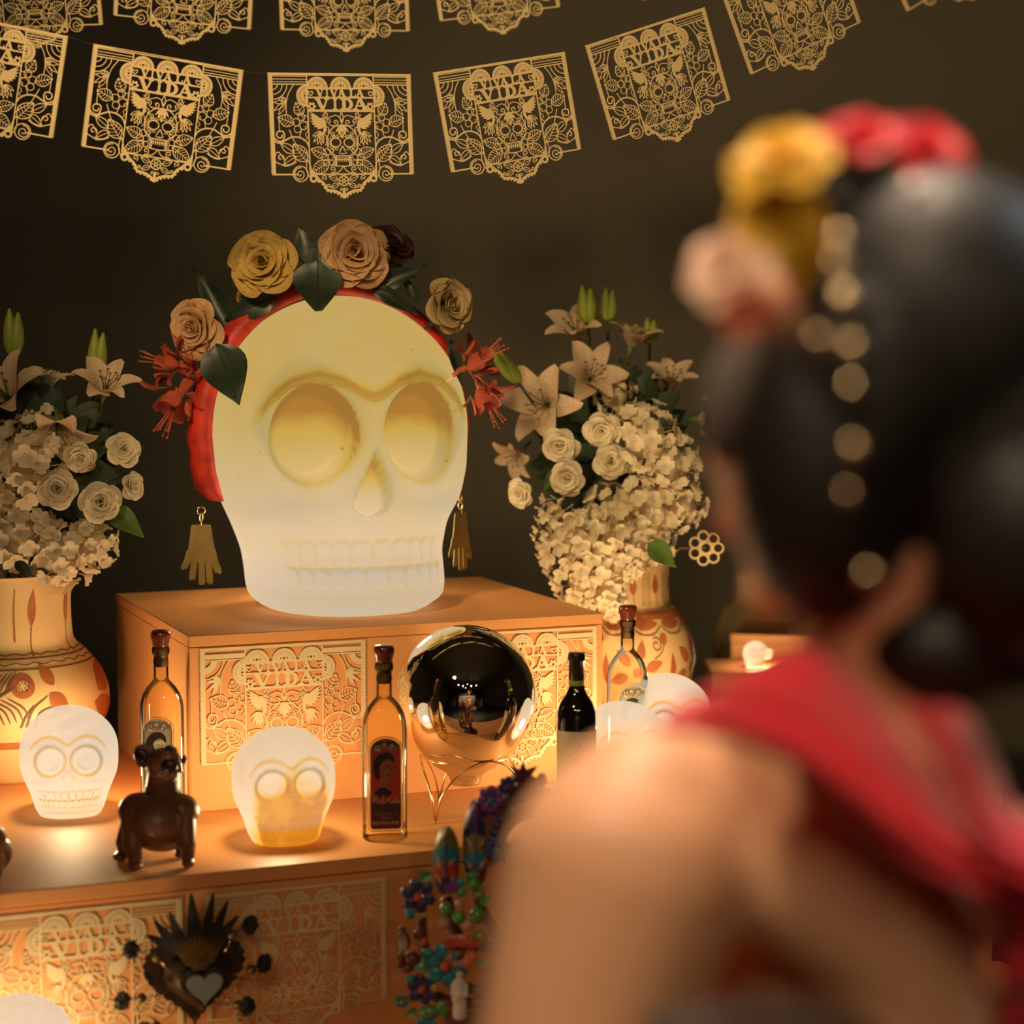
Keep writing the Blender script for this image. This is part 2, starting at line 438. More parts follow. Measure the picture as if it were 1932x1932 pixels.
def letter(o, ch, x, y0, y1, wd, mi=0, sy=-1):
    """Heavy slab-serif capital between y0 (top) and y1 (bottom); returns nothing."""
    T = min(wd*.30, (y1-y0)*.34); t = T*.38; H = y1-y0; sf = H*.13
    L, R = x-wd/2, x+wd/2
    def seg(a, b, w): o.line(a, b, w, mi=mi)
    if ch == 'V':
        seg((L+T*.6, y0), (x+T*.15, y1), T); seg((R-t*1.4, y0), (x+T*.2, y1), t*1.3)
        seg((L-sf*.2, y0+sf/2), (L+T*1.4, y0+sf/2), sf); seg((R-t*3.6, y0+sf/2), (R+sf*.2, y0+sf/2), sf)
    elif ch == 'A':
        seg((R-T*.6, y1), (x-T*.15, y0), T); seg((L+t*1.4, y1), (x-T*.2, y0), t*1.3)
        seg((L-sf*.2, y1-sf/2), (L+t*3.4, y1-sf/2), sf); seg((R-T*1.4, y1-sf/2), (R+sf*.2, y1-sf/2), sf)
        seg((x-wd*.2, y1-H*.36), (x+wd*.15, y1-H*.36), t*1.1)
    elif ch == 'I':
        seg((x, y0), (x, y1), T); 
        for yy in (y0+sf/2, y1-sf/2): seg((x-T, yy), (x+T, yy), sf)
        o.disc(x, (y0+y1)/2, T*.62, mi=mi)
    elif ch == 'L':
        seg((L+T, y0), (L+T, y1), T)
        seg((L, y0+sf/2), (L+T*2, y0+sf/2), sf); seg((L, y1-sf/2), (R, y1-sf/2), sf); seg((R-t/2, y1), (R-t/2, y1-H*.38), t*1.3)
    elif ch == 'D':
        seg((L+T, y0), (L+T, y1), T); seg((L, y0+sf/2), (x, y0+sf/2), sf); seg((L, y1-sf/2), (x, y1-sf/2), sf)
        a = np.radians(np.linspace(-90, 90, 14))
        q = np.column_stack([x-wd*.05+(wd*.5-T*.4)*np.cos(a), (y0+y1)/2+(H/2-sf*.5)*np.sin(a)])
        o.rib(q, sf+(T*.95-sf)*np.cos(a), raw=True, mi=mi)
# ------------------------------------------------------------------ cut-card banner pattern (one mesh, shared)
def papel(thick=False):
    K = .235/1700.0
    o = Orn(lambda x, y, h: (x*K, -h*.0008, -y*K), 1.0, True, 2)
    R = o.rib; X = 850
    k = 1.25 if thick else 1.0
    # frame
    for sg in (1, -1):
        R([(sg*(X-22), 0), (sg*(X-22), 1165)], 44, raw=True)
        for i in range(48): y = 12+i*24.2; R([(sg*(X-2), y-11), (sg*(X+13), y)], [20, 3], raw=True)
    R([(-X, 14), (X, 14)], 30, raw=True)
    o.line((-X, 1156), (-545, 1156), 18, mir=True)
    if thick:
        o.line((-X+30, 88), (-400, 88), 50, mir=True); o.line((-X+30, 128), (-400, 128), 12, mir=True)
        o.arc(-X+40, 128, 95, 0, 90, 60, mir=True); o.arc(-X+40, 128, 185, 0, 90, 12, mir=True)
    else:
        for y, w in ((44, 9), (77, 9), (108, 9), (134, 14)): o.line((-X+30, y-6), (-400, y-6), w, mir=True)
        for r in (62, 118, 172): o.arc(-X+40, 128, r, 0, 90, 11, mir=True)
    o.line((-400, 0), (-400, 1156), 15, mir=True)
    R([(-400, 1156), (400, 1156)], 17, raw=True)
    for y, w in ((172, 20), (277, 18), (428, 26)): R([(-400, y), (400, y)], w, raw=True)
    # fans
    def fan(cx, cy, a0, a1):
        n = 19
        o.arc(cx, cy, 111, a0, a1, 22, n=26)
        for i in range(n):
            a = math.radians(a0+(a1-a0)*(i+.5)/n)
            o.line((cx+60*math.cos(a), cy+60*math.sin(a)), (cx+104*math.cos(a), cy+104*math.sin(a)), 10*k)
            o.disc(cx+120*math.cos(a), cy+120*math.sin(a), 9, n=7)
        o.arc(cx, cy, 54, a0, a1, 14, n=14)
        m = math.radians((a0+a1)/2)
        ccx, ccy = cx+26*math.cos(m), cy+26*math.sin(m)
        o.arc(ccx, ccy, 20, 0, 360, 15, n=14)
        for s in (-1, 1):
            a = m+s*1.35; o.leaf((cx, cy), (cx+62*math.cos(a), cy+62*math.sin(a)), 26, fill=True)
    for cx in (-280, 0, 280): fan(cx, 166, 180, 360)
    fan(-405, 258, 90, 270); fan(405, 258, -90, 90)
    # words
    xs = [-262, -178, -94, -8, 0, 140, 232]
    for ch, x, w in (('V', -250, 96), ('I', -165, 60), ('V', -82, 96), ('A', 12, 96), ('L', 142, 84), ('A', 232, 96)):
        letter(o, ch, x, 180, 270, w)
    for ch, x, w in (('V', -225, 170), ('I', -72, 90), ('D', 70, 160), ('A', 232, 176)):
        letter(o, ch, x, 286, 418, w)
    for i in range(30):
        x = -300+i*20.5
        if i % 2: o.disc(x, 284, 7, n=6); o.disc(x, 418, 7, n=6)
    for sg in (1, -1):
        R([(sg*362, 255), (sg*335, 228), (sg*342, 205), (sg*362, 218), (sg*382, 205), (sg*388, 228)], 11, closed=True)
        o.arc(sg*350, 378, 24, 0, 360, 14)
        for i in range(6):
            a = i*PI/3; o.disc(sg*350+36*math.cos(a), 378+36*math.sin(a), 15, n=8)
    # side panels
    R([(-560, 135), (-625, 240), (-655, 360), (-655, 470)], 11, mir=True)
    for tx, ty in ((-745, 285), (-800, 335), (-800, 430), (-748, 478), (-700, 275)):
        if thick: o.leaf((-655, 330), (tx, ty), 34, fill=True, mir=True)
        else: o.leaf((-655, 330), (tx, ty), 44, w=9, mid=False, mir=True)
    o.leaf((-475, 485), (-540, 335), 125, veins=4, mir=True, w=10)
    o.leaf((-570, 575), (-760, 505), 135, veins=5, mir=True, w=10)
    for cx, cy, r in ((-480, 500, 42), (-545, 560, 42), (-530, 640, 40), (-455, 600, 46), (-430, 520, 36)):
        o.arc(cx, cy, r, 0, 360, 9, n=16, mir=True)
    o.line((-748, 520), (-744, 675), 10, mir=True)
    R([(-712, 700), (-725, 735), (-765, 735), (-780, 695), (-752, 662), (-700, 672), (-690, 720), (-715, 775), (-770, 770), (-812, 740)], 15, mir=True)
    R([(-812, 730), (-800, 780), (-740, 795), (-660, 755), (-590, 728), (-500, 738), (-430, 785), (-402, 840)], 18, mir=True)
    R([(-630, 645), (-600, 720), (-545, 830), (-450, 905), (-402, 960)], 11, mir=True)
    R([(-480, 640), (-500, 690), (-512, 730)], 10, mir=True)
    o.spiral(-425, 625, 6, 28, 0, 420, 8, mir=True); R([(-405, 655), (-440, 700), (-415, 740), (-440, 755)], 8, mir=True)
    o.leaf((-580, 910), (-740, 800), 95, w=11, mir=True)
    o.leaf((-440, 1010), (-590, 808), 165, veins=5, w=11, mir=True)
    o.leaf((-560, 950), (-715, 1045), 90, w=11, mir=True)
    o.spiral(-745, 965, 10, 44, 40, 400, 13, mir=True)
    R([(-700, 985), (-770, 900), (-815, 955), (-805, 1010), (-745, 1040), (-690, 1060), (-610, 1040), (-560, 1010)], 12, mir=True)
    o.arc(-515, 1150, 88, 0, 360, 13, n=30, mir=True)
    o.spiral(-520, 1155, 8, 76, 0, 640, 12, n=40, mir=True)
    o.leaf((-405, 1190), (-425, 985), 56, w=11, mid=False, mir=True)
    # centre panel: birds
    if True:
        root = (-210, 585)
        for i, (tx, ty) in enumerate(((-378, 440), (-384, 470), (-386, 505), (-380, 545), (-362, 580), (-335, 612), (-300, 640))):
            o.leaf(root, (tx, ty), 44, fill=True, mir=True)
        o.disc(-240, 550, 42, mir=True)
        R([(-250, 520), (-215, 560), (-205, 640), (-225, 690), (-262, 700)], [44, 48, 34, 26, 12], mir=True)
        o.spiral(-195, 470, 8, 32, 90, 470, 12, mir=True)
        R([(-232, 470), (-200, 515), (-140, 500), (-70, 480), (-20, 510), (0, 560)], 11, mir=True)
        o.spiral(-165, 545, 5, 34, 0, 450, 11, mir=True)
        o.spiral(-75, 560, 5, 38, 60, 480, 12, mir=True)
        o.spiral(-190, 640, 6, 40, 20, 420, 12, mir=True)
        R([(-150, 590), (-110, 600), (-60, 598), (-10, 610)], 12, mir=True)
        o.leaf((0, 570), (0, 440), 40, w=10, mid=False)
        for tx, ty in ((-355, 720), (-345, 790), (-300, 815), (-255, 825), (-225, 800)):
            if thick: o.leaf((-255, 665), (tx, ty), 36, fill=True, mir=True)
            else: o.leaf((-255, 665), (tx, ty), 34, w=9, mid=False, mir=True)
        R([(-262, 665), (-225, 690), (-195, 720), (-190, 790), (-215, 830)], 9, mir=True)
    # forehead plume
    for tx, ty, w in ((0, 745, 44), (-45, 715, 40), (-82, 680, 32)):
        if tx == 0: o.leaf((0, 580), (tx, ty), w+(26 if thick else 8), w=12, fill=thick, mid=True)
        else: o.leaf((0, 585), (tx, ty), w, fill=True, mir=True)
    R([(0, 590), (-90, 610), (-150, 670), (-180, 740), (-182, 820), (-165, 885), (-110, 925), (-95, 960), (-95, 1050), (-45, 1062), (0, 1066)], 13, mir=True)
    o.spiral(-120, 695, 6, 30, 0, 440, 10, mir=True)
    R([(-95, 715), (-60, 735), (-20, 720)], 9, mir=True)
    # skull
    o.arc(-80, 792, 60, 0, 360, 13, n=24, ry=50, mir=True)
    for i in range(9):
        a = math.radians(80+i*25); o.arc(-80+82*math.cos(a), 792+72*math.sin(a), 15, 0, 360, 7, n=9, mir=True)
    R([(0, 830), (-22, 872), (-44, 915), (0, 922)], 13, raw=True, mir=True)
    R([(-78, 945), (78, 945)], 14, raw=True); R([(-78, 985), (78, 985)], 10, raw=True)
    R([(-80, 940), (-80, 1058)], 14, raw=True, mir=True)
    for i in range(6): x = -62+i*25; o.line((x, 958), (x, 1012), 11)
    o.spiral(-125, 880, 6, 30, 180, 560, 11, mir=True)
    # leaves round the skull
    o.leaf((-190, 940), (-382, 866), 125, veins=5, mir=True, w=10)
    o.leaf((-165, 1010), (-385, 1140), 145, veins=6, mir=True, w=10)
    for cx, cy, r in ((-190, 900, 38), (-215, 960, 40), (-200, 1020, 38), (-148, 960, 34), (-145, 1020, 30)):
        o.arc(cx, cy, r, 0, 360, 9, n=16, mir=True)
    o.spiral(-130, 1095, 6, 36, 0, 430, 11, mir=True)
    R([(0, 1058), (-25, 1100), (-70, 1135), (-150, 1138)], 12, mir=True)
    R([(-150, 1060), (-120, 1050), (-100, 1060)], 10, mir=True)
    o.disc(-365, 1130, 20, mir=True)
    # hanging crest
    o.arc(-362, 1205, 34, 0, 360, 26, n=18, mir=True)
    R([(-330, 1215), (-270, 1240), (-235, 1275), (-200, 1335), (-120, 1348), (-60, 1372), (-22, 1400), (0, 1432)], 30, mir=True)
    for i, (x, y) in enumerate(((-300, 1240), (-255, 1272), (-232, 1310), (-200, 1348), (-160, 1360), (-115, 1366), (-75, 1384), (-35, 1412))):
        o.disc(x, y, 15, mir=True, n=8)
    o.spiral(-240, 1195, 6, 34, 0, 420, 11, mir=True)
    R([(-335, 1165), (-300, 1200), (-270, 1232)], 12, mir=True)
    o.leaf((-70, 1222), (-180, 1175), 60, w=9, mir=True)
    o.leaf((-60, 1265), (-160, 1310), 55, w=9, mir=True)
    o.spiral(-190, 1290, 5, 24, 0, 420, 10, mir=True)
    o.arc(0, 1232, 60, 0, 360, 11, n=26)
    o.arc(0, 1232, 14, 0, 360, 9, n=10)
    for i in range(6):
        a = i*PI/3+.5; o.arc(36*math.cos(a), 1232+36*math.sin(a), 18, 0, 360, 7, n=10)
    o.spiral(-32, 1335, 5, 22, 0, 400, 9, mir=True)
    o.leaf((0, 1310), (0, 1430), 34, fill=True)
    return o.mb.mesh('cut_card', M['paper'], smooth=False)
PAPEL = papel(); PAPEL2 = papel(True)
BW = .235   # mesh is BW wide, origin at the middle of its top edge, hanging down -z, face to -y
def banner(tl, tr, label, cat='banner', name='paper_banner', group=None, me=PAPEL, swing=0, forward=None):
    tl = Vector(tl); tr = Vector(tr)
    x = (tr-tl); w = x.length; x.normalize()
    down = Vector((0, 0, -1)); z = -(down-x*down.dot(x)).normalized()
    if forward is not None: z = -forward.normalized(); z = (z-x*z.dot(x)).normalized()
    y = z.cross(x)
    Mx = Matrix((x, y, z)).transposed().to_4x4()
    if swing: Mx = Matrix.Rotation(swing, 4, x) @ Mx
    Mx.translation = (tl+tr)/2
    o = link(name, me); s = w/BW
    o.matrix_world = Mx @ Matrix.Scale(s, 4)
    tag(o, label, cat, group)
    return o
# ------------------------------------------------------------------ the setting
def setting(name, mb, m):
    o = mb.build(name, m, smooth=False); o['kind'] = 'structure'; return o
RX0, RX1, RY0, RY1, RH = -3.6, 4.4, -5.2, 5.7, 3.6
b = MB(); box(b, RX0, RX1, RY1, RY1+.1, 0, RH); setting('wall_back', b, M['wall'])
b = MB(); box(b, RX0-.1, RX0, RY0, RY1, 0, RH); setting('wall_left', b, M['wall'])
b = MB(); box(b, RX1, RX1+.1, RY0, RY1, 0, RH); setting('wall_right', b, M['wall'])
b = MB(); box(b, RX0, RX1, RY0-.1, RY0, 0, RH); setting('wall_front', b, M['wall'])
b = MB(); box(b, RX0, RX1, RY0, RY1, -.1, 0); setting('floor', b, M['floor'])
b = MB(); box(b, RX0, RX1, RY0, RY1, RH, RH+.1); setting('ceiling', b, M['wall'])

# ------------------------------------------------------------------ altar furniture
rz = AANG
t = empty('altar_table', A(0, 0, 0), rz, 'wide orange painted altar table that carries the plinth, bottles and small skull lamps', 'table')
TU0, TU1, TV0, TV1 = -1.15, 1.25, -.367, .62
b = MB(); box(b, TU0, TU1, TV0, TV1, TZ-.021, TZ, c=.0015); b.build('top_board', M['orange'], t, False)
b = MB(); box(b, TU0+.01, TU1-.01, TV0+.005, TV0+.025, 0, TZ-.0235, c=.001); b.build('front_panel', M['orange'], t, False)
b = MB(); box(b, TU0+.01, TU0+.03, TV0+.025, TV1-.01, 0, TZ-.021); b.build('side_panel', M['orange'], t, False)
b = MB(); box(b, TU1-.03, TU1-.01, TV0+.025, TV1-.01, 0, TZ-.021); b.build('side_panel', M['orange'], t, False)
b = MB(); box(b, TU0+.01, TU1-.01, TV1-.03, TV1-.01, 0, TZ-.021); b.build('back_panel', M['orange'], t, False)
t = empty('altar_step', A(0, 0, 0), rz, 'low orange painted step in front of the altar table', 'step')
b = MB(); box(b, TU0, TU1, -.95, TV0, LZ-.02, LZ, c=.0015); b.build('top_board', M['orange'], t, False)
b = MB(); box(b, TU0+.01, TU1-.01, -.94, -.92, 0, LZ-.02); b.build('front_panel', M['orange'], t, False)
t = empty('plinth_box', A(0, 0, TZ), rz, 'orange painted box plinth under the large skull lamp', 'plinth')
BWD, BDP, BH = .705, .57, BZ-TZ
b = MB(); box(b, 0, BWD, 0, BDP, BH-.018, BH, c=.0012); b.build('top_board', M['orange'], t, False)
b = MB(); box(b, .001, BWD-.001, .001, .02, 0, BH-.019, c=.0008); b.build('front_panel', M['orange'], t, False)
b = MB(); box(b, .001, .02, .0205, BDP-.001, 0, BH-.019, c=.0008); b.build('side_panel', M['orange'], t, False)
b = MB(); box(b, BWD-.02, BWD-.001, .0205, BDP-.001, 0, BH-.019, c=.0008); b.build('side_panel', M['orange'], t, False)
b = MB(); box(b, .02, BWD-.02, BDP-.02, BDP-.001, 0, BH-.019); b.build('back_panel', M['orange'], t, False)
# distant plinth on the right, with its own stand
q = P(1378, 1245, 4.65)
t = empty('plinth_box', (q.x, q.y, 0), math.radians(-14), 'small orange plinth far right behind the red shawl, lit by two little lamps', 'plinth')
zt = P(1378, 1196, 4.65).z
b = MB(); box(b, 0, .5, 0, .24, zt-.02, zt, c=.001); b.build('top_board', M['orange'], t, False)
b = MB(); box(b, .002, .498, .002, .238, 0, zt-.021); b.build('body', M['orange'], t, False)

# ------------------------------------------------------------------ bunting
Ys = lambda px, base, sl: base + sl*(px-640)/1000.0
low = [((-165, 10), (127, 68), 3.16, 3.22, 'cut-card banner at the far left of the lower string, partly out of the picture'),
       ((178, 83), (458, 132), 3.20, 3.26, 'cut-card banner on the lower string, first whole one from the left'),
       ((506, 137), (773, 140), 3.26, 3.34, 'level cut-card banner at the lowest point of the lower string, above the crown'),
       ((818, 137), (1064, 98), 3.33, 3.42, 'cut-card banner on the lower string, just right of the level lowest one'),
       ((1105, 86), (1328, 14), 3.41, 3.50, 'steeply tilted cut-card banner right of centre on the lower string'),
       ((1352, -40), (1563, -135), 3.49, 3.59, 'cut-card banner on the lower string nearest above the yellow hair flower')]
pts = []
for a_, b_, y0, y1, lb in low:
    tl, tr = P(*a_, y0), P(*b_, y1)
    o = banner(tl, tr, lb, group='cut-card banners on the lower string')
    # cards all have the same size; small differences come from the distance estimate
    pts += [tl, tr]
def string(name, pts, label):
    q = [(pts[0].x-.3, pts[0].y-.12, pts[0].z+.07)]+[tuple(p+Vector((0, .001, -.001))) for p in pts]+[(pts[-1].x+.3, pts[-1].y+.12, pts[-1].z+.15)]
    b = MB(); tube(b, crom(q, 4), .0005, 5); tag(b.build(name, M['string']), label, 'string')
string('bunting_string', pts, 'thin dark thread carrying the lower row of cut-card banners')
up = [((-75, -118), (178, -124), 3.66, 3.72, 'dim banner at the left end of the upper string, only its crest showing'),
      ((224, -150), (482, -120), 3.70, 3.76, 'dim banner on the upper string, above the gap left of the level lower banner'),
      ((523, -118), (766, -112), 3.76, 3.83, 'dim banner on the upper string, above the level lowest banner'),
      ((805, -128), (1032, -152), 3.83, 3.90, 'dim banner on the upper string, above the one right of the level banner'),
      ((1060, -165), (1262, -222), 3.90, 3.98, 'dim banner on the upper string showing only its crest, above the steeply tilted banner'),
      ((1630, -165), (1850, -290), 4.0, 4.1, 'banner at the right end of the upper string, only a corner in the picture')]
pts = []
for a_, b_, y0, y1, lb in up:
    tl, tr = P(*a_, y0), P(*b_, y1)
    banner(tl, tr, lb, group='cut-card banners on the upper string'); pts += [tl, tr]
string('bunting_string', pts, 'thin dark thread carrying the upper row of cut-card banners')
# panels fixed to the altar
def panel(u0, w, vz, v, lb, me):
    banner(A(u0, v, vz), A(u0+w, v, vz), lb, 'banner', 'paper_banner', 'cut-card panels fixed to the altar', me)
panel(.018, .268, BZ-.021, -.0012, 'cut-card panel on the front of the plinth box, behind the middle skull lamp', PAPEL2)
panel(.424, .268, BZ-.021, -.0012, 'cut-card panel at the right end of the plinth box, behind the mirror ball', PAPEL2)
panel(-.362, .262, TZ-.033, TV0+.0035, 'cut-card panel on the table front at the left, beside the metal heart', PAPEL)
panel(-.065, .262, TZ-.033, TV0+.0035, 'cut-card panel on the table front, right of the metal heart', PAPEL)
# ------------------------------------------------------------------ skull lamps
def sstep(x): x = np.clip(x, 0, 1); return x*x*(3-2*x)
def skull_mesh(name, K, m, small=False, face=0, NC=220, NR=(110, 90)):
    Z0 = 330.
    low_ = np.linspace(0, Z0, NR[0], endpoint=False)
    top_ = Z0+252*np.sin(np.linspace(0, PI/2, NR[1]))
    z = np.concatenate([low_, top_])
    zz = np.array([-20, 0, 20, 45, 70, 110, 160, 210, 260, 330.])
    if small:
        a = np.interp(z, zz, [150, 158, 172, 184, 192, 206, 226, 246, 258, 262])
        f = np.interp(z, zz, [150, 156, 176, 186, 186, 190, 200, 206, 210, 214])
        bk = np.interp(z, zz, [140, 150, 165, 185, 205, 225, 245, 255, 260, 262])
    else:
        a = np.interp(z, zz, [118, 140, 174, 183, 184, 188, 204, 224, 236, 240])
        f = np.interp(z, zz, [160, 185, 216, 229, 222, 188, 186, 198, 205, 208])
        bk = np.interp(z, zz, [50, 58, 70, 88, 115, 165, 210, 236, 250, 255])
    ker = np.ones(9)/9
    for arr in (a, f, bk):
        n0 = NR[0]; e = np.concatenate([np.full(4, arr[0]), arr, np.full(4, arr[-1])])
        sm = np.convolve(e, ker, 'valid'); arr[2:n0] = sm[2:n0]
    s = np.where(z > Z0, np.sqrt(np.maximum(1-((z-Z0)/252)**2, 0)), 1)
    a, f, bk = a*s, f*s, bk*s
    w = np.linspace(0, 1, NC, endpoint=False)
    ph = (w-.5)*2*PI; ph = ph-.32*np.sin(ph)*1.0   # denser round the face
    pw = .86
    sn = np.sign(np.sin(ph))*np.abs(np.sin(ph))**pw; cs = np.sign(np.cos(ph))*np.abs(np.cos(ph))**pw
    X = a[:, None]*sn[None]; Y = np.where(cs[None] > 0, -f[:, None]*cs[None], -bk[:, None]*cs[None])
    Zg = np.repeat(z[:, None], NC, 1)
    front = sstep((np.cos(ph)+.1)/.5)[None]
    D = np.zeros_like(X); st = np.zeros_like(X)
    l = X
    if small: cx, hw, cz, hh, dep, edge = 95, 82, 318, 82, 30, .30
    else: cx, hw, cz, hh, dep, edge = 101, 80, 330, 95, 70, .34
    for sg in (-1, 1):
        rho = np.sqrt(((l-sg*cx)/hw)**2+((Zg-cz-6*(1-np.abs(l)/cx))/hh)**2)
        D += dep*sstep((1.06-rho)/edge)*front
        if small:
            D -= 22*sstep((.86-rho)/.5)*front
            st += .78*np.exp(-((rho-.98)/.09)**2)*front
        else:
            st += .30*np.exp(-((rho-.93)/.045)**2)*front
            st += .62*sstep((1.02-rho)/.22)*front*np.clip(.30*rho**2+.62*sstep((Zg-(cz-70))/150), 0, 1)  # shade in the sockets painted amber, deepest toward the top
        D -= 4*np.exp(-((rho-1.25)/.16)**2)*front*(1 if not small else 1.4)
    nz0, nz1, nw = (205, 275, 26) if small else (182, 298, 31)
    k = np.clip((nz1-Zg)/(nz1-nz0), 0, 1.0)
    hwid = nw*np.where(k < 1, np.sqrt(np.sin(np.clip(k*.62, 0, .62)*PI)), 0)
    if not small: hwid = nw*np.clip(k/.74, 0, 1)**.8
    lowr = np.sqrt(np.maximum(1-((nz0+20-Zg)/22)**2, 0))*nw
    hwid = np.where(Zg < nz0+20, lowr, hwid)
    hwid = np.where((Zg > nz1) | (Zg < nz0-2), -5, hwid)
    ins = sstep((hwid-np.abs(l)+4)/10)*front
    D -= 16*np.exp(-(l/34)**2-((Zg-245)/80)**2)*front
    D += (14 if small else 40)*ins
    st += (.1 if small else .45)*ins*sstep((Zg-nz0-25)/60)+.35*np.exp(-((hwid-np.abs(l))/5)**2)*front*(hwid > 0)*(.9 if small else .5)  # nose hollow gets the same painted shade toward its top
    al = np.abs(l)
    zb = np.interp(al, [0, 15, 50, 95, 140, 175, 200, 260], [402, 406, 428, 440, 428, 398, 362, 300] if not small else [408, 414, 440, 452, 440, 410, 372, 300])
    br = np.exp(-((Zg-zb)/(13 if not small else 10))**2)*front*sstep((215-al)/25)
    D -= 9*br
    st += (.34 if not small else .85)*np.exp(-((Zg-zb)/(12 if not small else 8))**2)*front*sstep((208-al)/20)
    st += .18*np.exp(-((Zg-zb+12)/3.5)**2)*front*sstep((208-al)/20)
    # cheek bones and hollows
    for sg in (-1, 1):
        D -= 12*np.exp(-((l-sg*150)/40)**2-((Zg-222)/26)**2)*front
        D += 16*np.exp(-((l-sg*178)/30)**2-((Zg-165)/32)**2)*front
    # teeth
    arc = ph[None]*190; wt = 31 if not small else 27
    inr = sstep((168-np.abs(arc))/10)*front
    for z0, z1, sh in ((94, 138, 0), (52, 90, .5)):
        if small: z0, z1 = z0+14, z1+18
        u = (arc/wt+sh) % 1-.5
        cz_ = (z0+z1)/2; hz = (z1-z0)/2
        rr = ((np.abs(u)*2.1)**3.2+(np.abs(Zg-cz_)/hz)**3.2)**(1/3.2)
        D -= 8*sstep((1.08-rr)/.3)*inr
        st += (.34 if not small else .9)*np.exp(-((rr-1.06)/.10)**2)*inr
    D += 4*np.exp(-((Zg-(92 if not small else 108))/3)**2)*inr
    D -= 6*np.exp(-((Zg-28)/14)**2)*front
    st += .12*np.exp(-((Zg-36)/8)**2)*front*sstep((190-np.abs(arc))/30)
    st += .25*np.exp(-(Zg/4.)**2)
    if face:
        mk = sstep((400-Zg+50*np.sin(l*.02+1))/120)*sstep((l+205)/60)*front*sstep((230-l)/60)  # lower face toned amber, its unlit look put into the colour
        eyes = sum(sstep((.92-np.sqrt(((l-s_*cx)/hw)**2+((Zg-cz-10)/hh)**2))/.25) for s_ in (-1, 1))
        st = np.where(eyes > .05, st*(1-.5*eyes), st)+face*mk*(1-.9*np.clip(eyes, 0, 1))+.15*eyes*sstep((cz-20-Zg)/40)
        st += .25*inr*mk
    Y = Y+D
    nf = 2.2
    Y += nf*np.sin(l*.031+Zg*.017)*np.cos(Zg*.023-l*.01); X = X+nf*np.sin(Zg*.03+1)*np.sign(sn)[None]*.6
    V = np.stack([X, Y, Zg], -1).reshape(-1, 3)*K
    R = len(z)
    b = MB(); b.add(V, grid_faces(R, NC, True))
    me = b.mesh(name, m)
    at = me.attributes.new('stain_shade', 'FLOAT', 'POINT'); at.data.foreach_set('value', np.clip(st, 0, .92).reshape(-1).astype(np.float32))
    return me
def lamp_light(root, loc, power, size, color=(1, .74, .40)):
    l = bpy.data.lights.new('bulb', 'POINT'); l.energy = power; l.color = color; l.shadow_soft_size = size
    o = bpy.data.objects.new('bulb', l); COL.objects.link(o); o.parent = root; o.location = loc
    return o
KB = .000913
SK = A(.334, .28, BZ)
skull = empty('skull_lamp', SK, AANG, 'large glowing resin skull lamp with a red band and a crown of sculpted roses', 'lamp')
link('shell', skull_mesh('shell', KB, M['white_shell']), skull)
bb = MB(); lathe(bb, [(.098, .0005), (.098, .004)], 40, sy=1.15); bb.build('base', M['glow_stop'], skull)  # unseen dark plate added to hide the glowing table inside the shell
lamp_light(skull, (0, .02, .13), 26, .05, (1, .76, .42))
bpy.context.view_layer.update()
SKI = skull.matrix_world.inverted()
# red band: a thick arch over the crown
def band():
    b = MB(); n = 60; th = np.linspace(-1, 1, n)
    rows = []
    for i, t in enumerate(th):
        # section of the skull in its lateral plane, from z=200 on one side over the top to the other
        ang = t*PI*.5*1.0
        if abs(t) < .68:
            q = t/.68*PI/2; x = 242*math.sin(q); z = 330+254*math.cos(q)
        else:
            z = 330-(abs(t)-.68)/.32*(128 if t < 0 else 60); x = math.copysign(np.interp(z, [200, 260, 330], [222, 237, 243]), t)
        nx, nz = (math.sin(t/.68*PI/2), math.cos(t/.68*PI/2)) if abs(t) < .68 else (math.copysign(1, t), 0)
        out = 32+10*max(0, -t)-10*max(0, t)+(1.5*math.sin(i*1.7)+1.5*math.sin(i*.61+2))
        if abs(t) > .93: out *= 1-(abs(t)-.93)/.07*.55
        dw = 52 if t < 0 else 44
        dw *= 1-.35*max(0, abs(t)-.8)/.2
        ys = [-18, -22, -14, dw*.35, dw*.7, dw, dw]
        os = [2, out*.45, out*.86, out*1.02, out*.92, out*.7, 2]
        k = 5*math.sin(i*.9)
        for j, (yy, oo) in enumerate(zip(ys, os)):
            oo2 = oo+(1.8*math.sin(j*2.6+i*.25) if 0 < j < 6 else 0)
            rows.append(((x+nx*oo2)*KB, (yy+20+(k*.4 if j in (2, 3) else 0))*KB, (z+nz*oo2)*KB))
    f = grid_faces(n, 7, True); f.append(tuple(range(7))); f.append(tuple(range((n-1)*7, n*7))[::-1])
    b.add(rows, f)
    return b.build('red_band', M['red_band'], skull)
band()['label'] = 'red painted cloth band'

